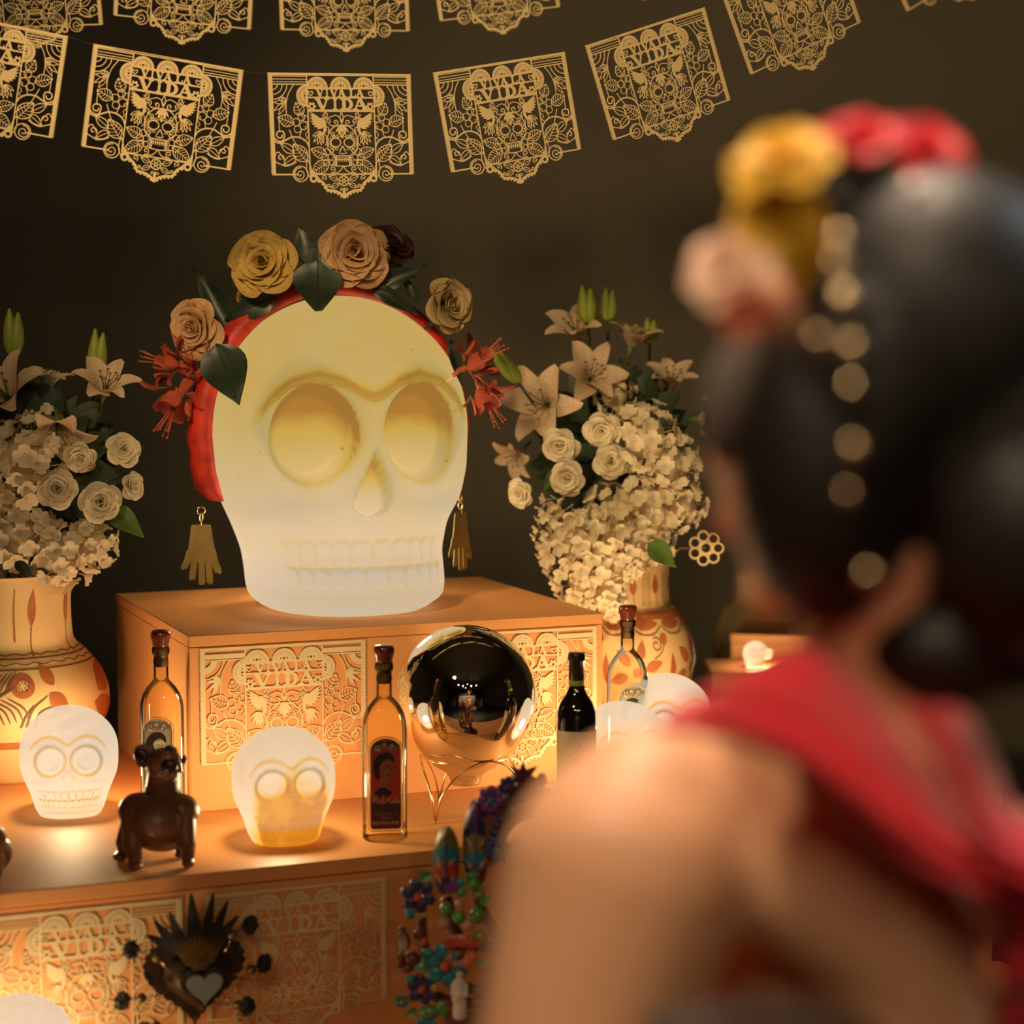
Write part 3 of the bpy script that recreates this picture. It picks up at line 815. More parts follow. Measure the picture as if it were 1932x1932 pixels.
# ---- flowers
def petal(L, Wd, tilt, curl, cup=.3, nu=6, nv=6, tip=0., twist=.12, r0=.02, heart=0, lip=0, dip=.07):
    """petal patch opening along +x, flower axis +z"""
    rows = []
    for i in range(nv+1):
        v = i/nv
        s = L*v
        a = tilt+curl*v*v
        # integrate a bending midrib
        x = r0; z = 0; steps = 8
        for k in range(steps):
            vv = v*(k+.5)/steps; aa = tilt+curl*vv*vv+lip*max(0, vv-.72)*3.2
            x += s/steps*math.sin(aa); z += s/steps*math.cos(aa)
        prof = (math.sin(PI*min(1, v**.75*.62+.06)))*(1-tip*v**3) if not heart else math.sin(PI*min(1, .12+.56*v**.8))
        for j in range(nu+1):
            u = 2*j/nu-1
            hw = Wd/2*prof*u
            c = cup*(u*u)*Wd*.5*prof
            nx, nz = -math.cos(a), math.sin(a)
            dz = -dip*L*u*u*v if not tip else 0
            rows.append((x+nx*c+math.sin(a)*dz+twist*u*x*.3, hw, z+nz*c+math.cos(a)*dz))
    b = MB(); b.add(rows, grid_faces(nv+1, nu+1)); return b
PM = {}
def rose(name, loc, face, R, m, label=None, cat=None, group=None, parent=None, seed=0, open_=1., key=''):
    r = random.Random(seed)
    k = (m.name, key)
    rings = [(3, .66, .72, .06, .10), (3, .74, .92, .20, .20), (4, .82, 1.0, .40, .32), (4, .92, 1.05, .62, .42), (5, 1.02, 1.08, .86, .50), (5, 1.14, 1.12, 1.12*open_, .45)]
    if k not in PM:
        PM[k] = []
        for (n, L, w, tl, cu) in rings:
            PM[k].append(petal(L*.9, w, tl, cu, .42, 8, 8, r0=.05, lip=.9, dip=.20).mesh('petal', m))
        c = MB(); a = np.linspace(0, 5.2*PI, 60); rr = np.interp(a, [0, 5.2*PI], [.03, .27])
        v = []
        for ai, ri in zip(a, rr):
            v += [(ri*math.cos(ai), ri*math.sin(ai), .60-.25*ri+.03), (ri*1.06*math.cos(ai)*.9, ri*.95*math.sin(ai), .1)]
        c.add(v, [(2*i, 2*i+1, 2*i+3, 2*i+2) for i in range(59)])
        lathe(c, [(.04, -.16), (.16, -.04), (.22, .06), (.12, .12)], 10)
        PM[k].append(c.mesh('heart', m))
    q = Vector(face).normalized().to_track_quat('Z', 'Y').to_euler()
    e = bpy.data.objects.new(name, PM[k][-1]); COL.objects.link(e)
    if parent: e.parent = parent; e.location = SKI @ Vector(loc); fl = (SKI.to_3x3() @ Vector(face)); e.rotation_euler = fl.normalized().to_track_quat('Z', 'Y').to_euler()
    else: e.location = loc; e.rotation_euler = q
    e.scale = (R, R, R)
    if label: tag(e, label, cat, group)
    off = r.random()*6
    for ki, (n, L, w, tl, cu) in enumerate(rings):
        for j in range(n):
            p = bpy.data.objects.new('petal', PM[k][ki]); COL.objects.link(p); p.parent = e
            p.rotation_euler = (r.uniform(-.06, .06), r.uniform(-.12, .10), off+ki*.9+j*2*PI/n+r.uniform(-.12, .12))
            s_ = r.uniform(.93, 1.06); p.scale = (s_, s_, s_)
    return e
def leafmesh(key, L, Wd, m, bend=.25, fold=.18):
    if ('leaf', key) in PM: return PM[('leaf', key)]
    rows = []; nv, nu = 10, 6
    for i in range(nv+1):
        v = i/nv; hw = Wd/2*math.sin(PI*min(1, v**.72))*(1-.25*v)
        if i == nv: hw = .0005
        for j in range(nu+1):
            u = 2*j/nu-1
            rows.append((L*v, hw*u, fold*abs(u)*hw-bend*L*v*v+.02*L*math.sin(9*v+3*u)*abs(u)))
    b = MB(); b.add(rows, grid_faces(nv+1, nu+1))
    b.add([(x, y, z-.0012) for x, y, z in rows], [f[::-1] for f in grid_faces(nv+1, nu+1)])
    # midrib
    tube(b, [(L*v, 0, -bend*L*v*v+.0006) for v in np.linspace(0, .97, 8)], np.linspace(.0012, .0004, 8), 5)
    me = b.mesh('leaf', m); PM[('leaf', key)] = me
    return me
def orient(o, d, up):
    d = Vector(d).normalized(); up = Vector(up); z = (up-d*up.dot(d)).normalized(); y = z.cross(d)
    o.rotation_euler = Matrix((d, y, z)).transposed().to_euler()
def leaf(name, a, b_, me, L0, up=(0, -1, .2), parent=None, label=None, cat=None, group=None, wid=1):
    """leaf from a to b (world points)"""
    a = Vector(a); b_ = Vector(b_)
    if parent is not None: R3 = SKI.to_3x3(); a, b_, up = SKI @ a, SKI @ b_, R3 @ Vector(up)
    o = link(name, me, parent); o.location = a; orient(o, b_-a, up); s = (b_-a).length/L0; o.scale = (s, s*wid, s)
    if label: tag(o, label, cat, group)
    return o
CAMD = Vector((0, -1, .06))
def crown():
    Y = 3.53
    px = Y/FPX
    for nm, x, y, r, m, fc, sd in (
        ('gold_rose', 500, 500, 66, 'gold_rose', (-.12, -1, .18), 1),
        ('tan_rose', 664, 482, 70, 'tan_rose', (.28, -1, .22), 2),
        ('tan_rose', 376, 618, 60, 'tan_rose', (-.45, -1, -.05), 3),
        ('cream_rose', 838, 578, 58, 'cream_rose', (.75, -.85, .1), 4),
        ('plum_rose', 735, 470, 48, 'plum_rose', (.5, -.6, .7), 5),
        ('plum_rose', 478, 560, 34, 'cream_rose', (-.3, -.5, -.5), 6)):
        rose(nm, P(x, y, Y-.01+(.04 if nm == 'plum_rose' else 0)), fc, r*px*1.0, M[m], parent=skull, seed=sd)
    lm = leafmesh('dark', .1, .075, M['dark_leaf'])
    for (x0, y0, x1, y1, dy, wd) in ((600, 490, 598, 592, -.05, 1.35), (610, 560, 600, 440, .0, .9), (590, 500, 560, 425, .01, .8),
                                 (408, 648, 448, 762, -.12, 1.1), (450, 640, 360, 500, .02, .45), (470, 600, 440, 640, .0, .8), (520, 560, 420, 600, .0, .7), (440, 640, 400, 560, .03, .6),
                                 (710, 545, 802, 495, .0, .5), (700, 540, 790, 590, -.005, .45), (790, 570, 760, 520, .01, .6), (850, 640, 872, 730, .01, .35), (840, 590, 800, 620, .0, .5), (700, 500, 780, 520, .02, .8)):
        leaf('leaf', P(x0, y0, Y+dy), P(x1, y1, Y+dy-.01), lm, .1, (0, -1, .15), skull, wid=wd)
    # fuchsia blossoms with hanging stamens
    pm = petal(.042, .022, 1.0, .9, .35, 5, 6, tip=.55).mesh('petal', M['fuchsia'])
    p2 = petal(.030, .026, .25, .2, .55, 5, 5).mesh('petal', M['fuchsia'])
    def fuch(x, y, face, s, dy=0, sd=0):
        f = SKI.to_3x3() @ Vector(face)
        e = MB(); tube(e, [(0, 0, -.045), (0, .004, -.02), (0, 0, 0)], [.0022, .004, .006], 8)
        for i in range(6):
            a = i*PI/3; tube(e, [(0, 0, 0), (.004*math.cos(a), .004*math.sin(a), .03), (.010*math.cos(a), .010*math.sin(a), .056+.003*(i % 3))], .0009, 5)
            ellipsoid(e, (.010*math.cos(a), .010*math.sin(a), .057+.003*(i % 3)), (.0018,)*3, 6, 5)
        o = e.build('fuchsia_blossom', M['fuchsia'], skull); o.location = SKI @ P(x, y, Y+dy); o.rotation_euler = f.normalized().to_track_quat('Z', 'Y').to_euler(); o.scale = (s, s, s)
        for i in range(4):
            q = link('petal', pm, o); q.rotation_euler = (0, 0, i*PI/2+.4+sd)
            q = link('petal', p2, o); q.rotation_euler = (0, 0, i*PI/2+1.1+sd)
    fuch(340, 745, (-.35, -.45, -.8), 1.25, -.02)
    fuch(330, 690, (-.8, -.4, .25), 1.0, -.01, .5)
    fuch(372, 700, (-.2, -.7, .5), 1.0, -.0, 1.)
    fuch(908, 738, (.45, -.3, -.75), 1.1, .03, .2)
    fuch(888, 690, (.75, -.3, .5), 1.15, .0, .7)
crown()
# hand charms hanging from the ends of the band
def charm(top, bottom_px, h, yaw, label):
    root = empty('hand_charm', top, yaw, label, 'earring', 'brass hand charms on the large skull')
    o = Orn(lambda x, y, hh: (x, -hh*.0015, y), 1., True, 3)
    s = h/115.
    def q(pts): return [(x*s, -y*s) for x, y in pts]
    o.rib(q([(0, 0), (0, 4), (0, 30), (0, 55), (0, 70)]), [34*s, 37*s, 44*s, 52*s, 50*s], n=4)
    for a, b, w in (((-22, 50), (-33, 84), 12), ((-13, 58), (-18, 104), 12), ((0, 60), (0, 114), 12), ((13, 58), (15, 112), 12), ((20, 48), (31, 92), 13)):
        o.rib(q([a, ((a[0]*.6+b[0]*.4), a[1]*.5+b[1]*.5), (b[0], b[1]-3), b]), [w*s, w*s, w*s*.95, w*s*.35], n=5)
    o.mb.build('hand', M['charm'], root, False, loc=(0, 0, -.030*h/.105))
    for k, rot in ((0, 0), (1, PI/2)):
        b = MB(); a = np.linspace(0, 2*PI, 18, endpoint=False)
        tube(b, [(.0068*math.cos(t), 0, .0068*math.sin(t)) for t in a], .0012, 6, closed=True)
        b.build('ring', M['brass'], root, loc=(0, -.001, -.006-.0115*k), rot=(0, 0, .3+k*.9))
    b = MB(); tube(b, [(0, -.003, -.020*h/.105), (0, -.004, -.030*h/.105), (0, -.002, -.036*h/.105)], .0009, 6); b.build('hook', M['brass'], root)
    return root
charm(P(379, 957, 3.53), None, .104, .10, 'brass hand charm hanging at the left end of the red band')
charm(P(868, 935, 3.66), None, .104, .95, 'brass hand charm hanging behind the right cheek of the large skull')

SMK = .173/597
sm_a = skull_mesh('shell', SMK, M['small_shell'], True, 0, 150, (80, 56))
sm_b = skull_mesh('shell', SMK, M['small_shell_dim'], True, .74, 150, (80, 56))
bb = MB(); lathe(bb, [(.0425, .0004), (.0425, .0025)], 32, sy=.97); SMB = bb.mesh('base', M['glow_stop'])  # small unseen plate, added against the glow under the shells
def small_lamp(x, base_y, z, me, label, power=1.5, yaw=AANG, s=1., dy=.055, loc=None):
    g = Vector(loc) if loc is not None else G(x, base_y, z)+Vector((0, dy, 0))
    root = empty('skull_lamp', g, yaw, label, 'lamp', 'small glowing skull lamps')
    if loc is None: root.location.x = (x-966)/FPX*g.y
    o = link('shell', me, root); o.scale = (s, s, s)
    lamp_light(root, (0, .01, .055*s), power, .022*s)
    base = link('base', SMB, root); base.scale = (s, s, s)  # added glow-hiding plate
    return root
small_lamp(119, 1548, TZ, sm_a, 'small glowing skull lamp standing in front of the left vase', 9, .18)
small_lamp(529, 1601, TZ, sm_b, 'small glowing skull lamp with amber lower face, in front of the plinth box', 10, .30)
small_lamp(1176, 1538, TZ, sm_a, 'small glowing skull lamp just right of the wine bottle', 11, .30)
small_lamp(1262, 1468, TZ, sm_a, 'small glowing skull lamp furthest right, behind its neighbour and by the right vase', 13, .30)
q = P(33, 1903, 2.62)
small_lamp(0, 0, 0, sm_a, 'small glowing skull lamp low in the bottom left corner, only its crown showing', 6, .2, loc=(q.x, 2.62, LZ))
for (x, r, lb) in ((1425, 23, 'tiny glowing lamp nearer the vase, left of the far pair beside the red shawl'), (1449, 10, 'tiniest glowing lamp, right of the far pair beside the red shawl')):
    q = P(x, 1236+r, 4.4)
    t = empty('skull_lamp', q, .2, lb, 'lamp', 'distant little lamps')
    o = link('shell', sm_a, t); k = 2*r*4.4/FPX/.155; o.scale = (k, k, k)
    lamp_light(t, (0, 0, .04*k), 3, .01)
# a low shelf under the two distant lamps
q = P(1425, 1259, 4.4)
b = MB(); box(b, -.1, .35, -.08, .12, -q.z, -.001, c=.002)
tag(b.build('plinth_box', M['orange'], loc=(q.x, q.y, q.z), smooth=False), 'low orange plinth under the two far little lamps', 'plinth')
# ------------------------------------------------------------------ vases
def vase(loc, prof, label, dec, s=1.0):
    root = empty('vase', loc, 0, label, 'vase', 'painted clay vases')
    pr = crom([(r, z) for r, z in prof], 6)
    inner = [(max(r-.006, .01), z) for r, z in pr[::-1][:int(len(pr)*.5)]]
    b = MB(); lathe(b, list(map(tuple, pr))+inner, 64); b.build('body', M['clay'], root)
    zs = pr[:, 1]; rs = pr[:, 0]
    o_ = np.argsort(zs)
    def fmap(x, y, h):
        th = x/.15-PI/2; r = np.interp(y, zs[o_], rs[o_])+.0006+h*.0006
        return (r*math.cos(th), r*math.sin(th), y)
    for nm, m, fn in (('rust_painting', 'rust', dec[0]), ('line_painting', 'umber', dec[1])):
        o = Orn(fmap, 1.0, False, 5); fn(o); ob = o.mb.build(nm, M[m], root); ob['kind'] = 'stuff'
    return root
def ring(o, z, w, wav=0, n=90):
    x = np.linspace(-.15*PI, .15*PI, n); o.rib(np.column_stack([x, z+wav*np.sin(x*170)]), w, raw=True)
def dl1(o):   # left vase, rust shapes
    for x in (-.185, -.128, -.022, .088, .2):
        o.leaf((x, .262), (x+.006, .325), .020 if x != -.022 else .016, fill=True)
    for x in (-.03, .05): o.rib([(x, .326), (x-.003, .29), (x-.002, .238)], [.002, .0035, .005])
    ring(o, .073, .012)
    for sg in (-1, 0, 1):
        c = sg*.31-.03
        o.leaf((c-.085, .150), (c-.005, .192), .040, fill=True)
        o.leaf((c-.10, .132), (c+.0, .095), .040, fill=True)
        o.arc(c+.085, .172, .014, 0, 360, .010, n=22)
        o.leaf((c+.135, .170), (c+.118, .205), .022, fill=True)
        o.leaf((c+.125, .158), (c+.155, .125), .026, fill=True)
        o.leaf((c+.135, .098), (c+.205, .115), .020, fill=True)
def dl2(o):
    ring(o, .213, .0022); ring(o, .205, .0016, .002); ring(o, .197, .0024); ring(o, .219, .0015, .0015)
    for x in (-.185, -.128, -.022, .088, .2): o.rib([(x, .262), (x-.003, .235), (x-.003, .215)], .0026)
    for sg in (-1, 0, 1):
        c = sg*.31-.03
        o.rib([(c-.02, .148), (c+.02, .145), (c+.05, .158), (c+.072, .172)], [.002, .004, .0036, .003])
        for i in range(8):
            t = i/7
            o.rib([(c-.012+.07*t, .150+.012*t), (c+.0+.066*t, .168+.012*t), (c+.018+.058*t, .184+.012*t)], [.001, .0032, .0012])
            o.rib([(c-.008+.07*t, .142+.012*t), (c+.018+.066*t, .130+.008*t), (c+.030+.062*t, .106+.012*t)], [.001, .0032, .001])
        for i in range(7):
            a = i*.9; o.disc(c+.085+.006*math.cos(a), .172+.006*math.sin(a), .0012, n=6)
        o.rib([(c+.088, .105), (c+.098, .135), (c+.122, .155)], [.003, .003, .001]); o.rib([(c+.08, .105), (c+.088, .125), (c+.1, .142)], [.003, .003, .001])
        o.rib([(c+.1, .105), (c+.108, .128), (c+.128, .135), (c+.132, .122), (c+.122, .118)], .0024)
def dr1(o):   # right vase
    for i in range(-5, 6):
        x = i*.088+.01
        o.leaf((x, .262), (x-.004, .300), .026, fill=True)
    ring(o, .226, .013)
    n = 12
    for i in range(n):
        x = -.15*PI+(i+.5)*.3*PI/n
        o.leaf((x-.034, .212), (x+.034, .212), .022, fill=True)
    for i in range(-3, 4):
        c = i*.155+.012
        for k in range(6):
            a = k*PI/3+.3; o.leaf((c+.020*math.cos(a), .125+.020*math.sin(a)), (c+.062*math.cos(a), .125+.062*math.sin(a)), .021, fill=True)
        o.disc(c, .125, .009)
        o.disc(c+.066, .185, .010); o.leaf((c+.090, .10), (c+.086, .16), .016, fill=True)
    ring(o, .045, .01)
def dr2(o):
    for i in range(-5, 6):
        x = i*.088+.01
        o.rib([(x, .262), (x+.003, .250), (x+.006, .240)], .002)
        for d in (.034, .042, .052, .060): o.rib([(x+d+.0016*math.sin(k*2.2), .242+k*.009) for k in range(8)], .0018)
    for i in range(12):
        x = -.15*PI+(i+.5)*.3*PI/12; o.rib([(x-.038, .208), (x-.02, .196), (x, .193), (x+.02, .196), (x+.038, .208)], .0022)
    for i in range(-3, 4):
        c = i*.155+.012
        o.spiral(c+.060, .105, .003, .018, 0, 520, .0024); o.rib([(c+.040, .085), (c+.044, .07), (c+.07, .062)], .002)
        o.spiral(c+.046, .175, .003, .014, 0, 480, .0022)
        o.rib([(c+.066, .176), (c+.056, .160), (c+.04, .150)], .002)
VL = Vector((-.852, 3.50, TZ)); VR = P(1184, 1372, 3.9); VR.z = TZ
vase(VL, [(.085, 0), (.105, .004), (.135, .05), (.160, .10), (.165, .135), (.155, .17), (.128, .207), (.109, .226), (.104, .25), (.103, .30), (.108, .335), (.112, .345)],
     'large cream and rust painted clay vase with white flowers at the left edge', (dl1, dl2))
vase(VR, [(.070, 0), (.080, .004), (.102, .05), (.120, .10), (.125, .145), (.115, .19), (.094, .226), (.080, .240), (.077, .27), (.077, .31), (.080, .335), (.083, .342)],
     'cream and rust painted clay vase with hanging white blossoms, right of the plinth box', (dr1, dr2))
q = P(1410, 1290, 5.1)
VZ = P(1346, 1235, 5.1).z-.78
v3 = vase((q.x+.03, q.y, 0), [(.06, .62), (.07, .625), (.10, .68), (.115, .76), (.112, .83), (.09, .89), (.06, .92), (.058, .96), (.062, .985)],
     'small painted clay vase furthest right, partly hidden by the far orange plinth', (lambda o: [o.leaf((i*.06, .70+.03*(i % 2)), (i*.06+.01, .78+.03*(i % 2)), .026, fill=True) for i in range(-7, 8)], lambda o: [o.spiral(i*.06+.03, .80, .003, .016, 0, 480, .003) for i in range(-7, 8)]))
b = MB(); box(b, -.13, .13, -.13, .13, .0, .62+VZ, c=.002)
tag(b.build('plinth_box', M['orange'], loc=(q.x+.03, q.y, 0), smooth=False), 'orange plinth under the furthest right vase, hidden behind the red shawl', 'plinth')
vz = P(1346, 1235, 4.75)
v3.location = (q.x+.03, q.y, VZ)

# ------------------------------------------------------------------ bouquets
LP = petal(1.0, .50, .55, 1.25, .25, 6, 10, tip=.75, r0=.03).mesh('petal', M['lily_petal'])
LPW = petal(1.0, .60, .55, 1.15, .25, 6, 10, tip=.75, r0=.03).mesh('petal', M['lily_petal'])
def lily(x, y, Y, r, face, label, grp, sd=0):
    c = MB(); tube(c, [(0, 0, -.5), (0, 0, -.2), (0, 0, .02)], [.04, .06, .09], 8)
    for i in range(6):
        a = i*PI/3+.3; tube(c, [(0, 0, 0), (.08*math.cos(a), .08*math.sin(a), .35), (.22*math.cos(a), .22*math.sin(a), .60)], .012, 5)
        ellipsoid(c, (.22*math.cos(a), .22*math.sin(a), .61), (.05, .025, .02), 6, 5, mi=1)
    R = r*Y/FPX
    if 'lilyc' not in PM: PM['lilyc'] = c.mesh('throat', [M['green_leaf'], M['umber']])
    o = link('lily', PM['lilyc'], None, P(x, y, Y), Vector(face).normalized().to_track_quat('Z', 'Y').to_euler()); o.scale = (R, R, R)
    tag(o, label, 'flower', grp)
    rr = random.Random(sd)
    for i in range(6):
        p = link('petal', LPW if i % 2 else LP, o); p.rotation_euler = (rr.uniform(-.15, .15), rr.uniform(-.15, .15), i*PI/3+sd); 
    return o
def floret_mesh(key, m, n=4):
    if key in PM: return PM[key]
    b = MB()
    for i in range(n):
        pb = petal(.62, .62, .95, .55, .35, 4, 4, r0=.03); v = pb.v[0]; a = i*2*PI/n
        R = np.array([[math.cos(a), -math.sin(a), 0], [math.sin(a), math.cos(a), 0], [0, 0, 1]])
        b.add(v @ R.T, pb.f)
    ellipsoid(b, (0, 0, .05), (.07, .07, .07), 6, 5)
    tube(b, [(0, 0, -.7), (0, 0, 0)], .03, 4)
    PM[key] = b.mesh('floret', m); return PM[key]
FM = floret_mesh('fl4', M['white_petal'])
FM5 = floret_mesh('fl5', M['white_petal'], 3)
def hydrangea(x, y, Y, r, label, grp, n=34, sd=0, squash=1.):
    rr = random.Random(sd); R = r*Y/FPX
    c = MB(); ellipsoid(c, (0, 0, 0), (R*.62, R*.62, R*.62*squash), 14, 10)
    o = c.build('hydrangea', M['white_petal'], loc=P(x, y, Y)); tag(o, label, 'flower', grp)
    for i in range(n):
        zz = 1-2*(i+.5)/n; ph = i*2.39996+rr.uniform(-.3, .3); s_ = math.sqrt(1-zz*zz)
        d = Vector((s_*math.cos(ph), zz*.98, s_*math.sin(ph)))
        if d.y > .45: continue
        f = link('floret', FM, o); d2 = Vector((d.x, d.y, d.z*squash)); f.location = d2*R*rr.uniform(.76, .98)
        f.rotation_euler = (d+Vector((rr.uniform(-.4, .4), rr.uniform(-.4, .4), rr.uniform(-.4, .4)))).to_track_quat('Z', 'Y').to_euler()
        k = R*rr.uniform(.40, .52); f.scale = (k, k, k)
    return o
def wisteria(pts, Y, r, label, grp, sd=0, n=34):
    rr = random.Random(sd)
    q = crom([tuple(P(x, y, Y)) for x, y in pts], 8)
    c = MB(); tube(c, q, .0016, 5); o = c.build('blossom_trail', M['green_leaf']); tag(o, label, 'flower', grp)
    for i in range(n):
        t = (i+.5)/n; p = Vector(q[min(int(t*len(q)), len(q)-1)])
        ph = i*2.4; w = r*Y/FPX*(math.sin(PI*min(1, .25+.72*t))*.9+.12)
        d = Vector((math.cos(ph), math.sin(ph), -.25))
        if d.y > .75: continue
        f = link('floret', FM5, o); f.location = p+d*w*rr.uniform(.6, 1.)
        f.rotation_euler = (d+Vector((rr.uniform(-.4, .4), -.3, rr.uniform(-.6, .2)))).to_track_quat('Z', 'Y').to_euler()
        k = r*Y/FPX*.95*(1.1-.45*t)*rr.uniform(.85, 1.1); f.scale = (k, k, k)
    return o
def bud(x0, y0, x1, y1, Y, w, label, grp):
    a, b_ = P(x0, y0, Y), P(x1, y1, Y); d = b_-a; n = 14
    b = MB(); k = Y/FPX*w/2
    for s_ in (-1, 1):
        pts = [a+d*t+Vector((s_*k*(.25+.25*t), 0, 0)) for t in np.linspace(0, 1-.04*(s_+1), n)]
        rad = [k*.78*math.sin(PI*min(1, .08+.89*t**.8))+.0008 for t in np.linspace(0, 1, n)]
        tube(b, pts, rad, 10)
    o = b.build('lily_bud', M['bud']); tag(o, label, 'flower', grp)
    c = MB(); tube(c, [a-d*.6, a-d*.2, a+d*.05], .003, 6); c.build('stem', M['deep_leaf'], o)
GL, GR = 'white flowers in the left vase', 'white flowers in the right vase'
# left bouquet
YL = 3.46
for i, (x, y, r, f, lb) in enumerate((
    (108, 795, 88, (.15, -.7, -.55), 'brownish cream lily lying open, its long petal pointing right above the left roses'),
    (195, 745, 80, (.3, -.5, .75), 'dark rosy lily topmost right in the left vase'),
    (25, 760, 105, (-.3, -.6, .5), 'cream lily at the left edge, above the hydrangeas'),
    (-60, 730, 100, (-.5, -.6, .6), 'lily mostly outside the left edge of the picture'),
    (88, 735, 60, (.2, -.2, 1.), 'upright dull lily petal cup behind the left bouquet'))):
    lily(x, y, YL+.02*i-.03, r, f, lb, GL, i*.7)
for i, (x, y, r, f, lb) in enumerate((
    (110, 925, 46, (.1, -1, .25), 'round open cream rose in the middle of the left bouquet'),
    (190, 948, 44, (.25, -1, .1), 'open cream rose lower right of the round one, above the green leaf'),
    (152, 860, 34, (.1, -.9, -.4), 'cream rose seen from its side, under the lily of the left bouquet'),
    (230, 850, 38, (.5, -1, .3), 'cream rose at the upper right rim of the left bouquet'),
    (245, 918, 32, (.9, -.7, .1), 'cream rose furthest right in the left bouquet'))):
    rose('rose', P(x, y, YL-.06+.01*i), f, r*YL/FPX*.92, M['white_petal'], lb, 'flower', GL, seed=20+i)
for i, (x, y, r, n, lb) in enumerate((
    (45, 870, 78, 52, 'white hydrangea head upper left in the left bouquet'),
    (-10, 940, 60, 40, 'white hydrangea head at the picture edge, middle of the left bouquet'),
    (30, 1010, 78, 52, 'white hydrangea head lying low over the rim of the left vase'),
    (110, 1045, 66, 46, 'white hydrangea head over the right part of the left vase rim'),
    (172, 1030, 52, 38, 'white hydrangea head lowest right, under the cream rose'),
    (80, 800, 42, 30, 'small shaded hydrangea head behind the upper one in the left bouquet'))):
    hydrangea(x, y, YL-.04+.012*i, r, lb, GL, n, i)
bud(25, 672, 26, 582, YL+.02, 34, 'yellow green lily bud, left of the two above the left bouquet', GL)
bud(180, 715, 188, 620, YL+.03, 32, 'darker lily bud, right of the two above the left bouquet', GL)
gl = leafmesh('green', .1, .06, M['green_leaf']); dl = leafmesh('deep', .1, .055, M['deep_leaf'])
def lf(x0, y0, x1, y1, Y, lb, grp, w=1., me=None, up=(.1, -1, .5)): return leaf('leaf', P(x0, y0, Y), P(x1, y1, Y-.01), me or gl, .1, up, None, lb, 'leaf', grp, w)
lf(205, 958, 272, 1008, YL-.03, 'bright green leaf sticking out right of the left bouquet', GL)
lf(28, 1060, 62, 1085, YL-.1, 'small dark green leaf over the left vase rim', GL, 1, dl)
rr = random.Random(3)
def filler(cx, cy, rx, ry, Y, n, grp, label):
    o0 = MB()
    for i in range(n):
        a = rr.uniform(0, 2*PI); k = math.sqrt(rr.random())
        p0 = P(cx+rx*k*math.cos(a)*.6, cy+ry*k*math.sin(a)*.6, Y+rr.uniform(-.01, .08)); d = Vector((math.cos(a), rr.uniform(-.4, .2), -math.sin(a)))*rr.uniform(.05, .09)
        s = Vector((d.z, 0, -d.x))*.28
        m_ = p0+d*.5
        o0.add([p0, m_+s, p0+d, m_-s, m_+Vector((0, -.006, 0))], [(0, 4, 1), (1, 4, 2), (2, 4, 3), (3, 4, 0)])
    o = o0.build('foliage', M['deep_leaf']); tag(o, label, 'foliage', None, 'stuff'); return o
filler(70, 880, 150, 170, YL, 120, GL, 'dark green foliage between the flowers of the left vase')
# stems down into the vases
def stems(V, cx, cy, Y, grp, label):
    b = MB()
    for i in range(9):
        a = i*.7; p0 = Vector(V)+Vector((.03*math.cos(a), .03*math.sin(a), .12)); p1 = P(cx+60*math.cos(a), cy+30*math.sin(a), Y)
        tube(b, crom([p0, Vector(V)+Vector((.05*math.cos(a), .05*math.sin(a), .33)), p1], 5), .0025, 6)
    tag(b.build('stems', M['deep_leaf']), label, 'stems')
stems(VL, 60, 950, YL, GL, 'flower stems standing in the left vase')
# right bouquet
YR = 3.82
for i, (x, y, r, f, lb) in enumerate((
    (1035, 765, 100, (-.35, -.9, .15), 'large pale lily at the left of the right bouquet'),
    (1110, 720, 84, (.15, -.8, .5), 'pale lily right of the large one in the right bouquet'),
    (1090, 640, 80, (-.2, -.5, .85), 'dull lily topmost in the right bouquet, under the pair of buds'),
    (1190, 655, 72, (.2, -.2, .95), 'dim lily at the back of the right bouquet, with a tall curled petal'),
    (1265, 735, 70, (.1, -.5, .9), 'greenish lily with one pointed petal up, right side of the right bouquet'),
    (1318, 790, 80, (.7, -.5, .1), 'dim lily furthest right, against the dark hair'),
    (985, 850, 60, (-.5, -.6, -.5), 'lily petals drooping left of the right bouquet'))):
    lily(x, y, YR+.03*(i > 1)+.01*i, r, f, lb, GR, i*.9)
for i, (x, y, r, f, lb) in enumerate((
    (1058, 838, 40, (-.1, -.9, -.2), 'cream rose under the large lily of the right bouquet'),
    (1133, 808, 40, (.05, -1, -.25), 'cream rose upper middle of the right bouquet'),
    (1150, 872, 38, (.1, -1, .1), 'cream rose facing front in the centre of the right bouquet'),
    (1072, 900, 38, (-.2, -.9, -.2), 'cream rose left of the centre one, above the blossom trails'),
    (986, 930, 32, (-.55, -.8, -.1), 'pale yellow rose furthest left in the right bouquet'))):
    rose('rose', P(x, y, YR-.06), f, r*YR/FPX*.92, M['white_petal'], lb, 'flower', GR, seed=40+i)
for i, (x, y, r, n, lb) in enumerate((
    (1215, 825, 66, 48, 'white hydrangea head, upper right of the right bouquet'),
    (1262, 880, 60, 44, 'white hydrangea head at the right rim of the right bouquet'),
    (1225, 950, 62, 46, 'white hydrangea head right of centre in the right bouquet'),
    (1165, 970, 60, 46, 'white hydrangea head above the hanging trails'),
    (1285, 950, 48, 34, 'small white hydrangea head furthest right near the hair'),
    (1220, 1015, 54, 40, 'white hydrangea head lowest over the right vase neck'),
    (1110, 1010, 52, 40, 'white hydrangea head left among the hanging trails'),
    (1160, 745, 40, 26, 'small shaded hydrangea head behind the lilies of the right bouquet'))):
    hydrangea(x, y, YR-.05+.008*i, r, lb, GR, n, 30+i)
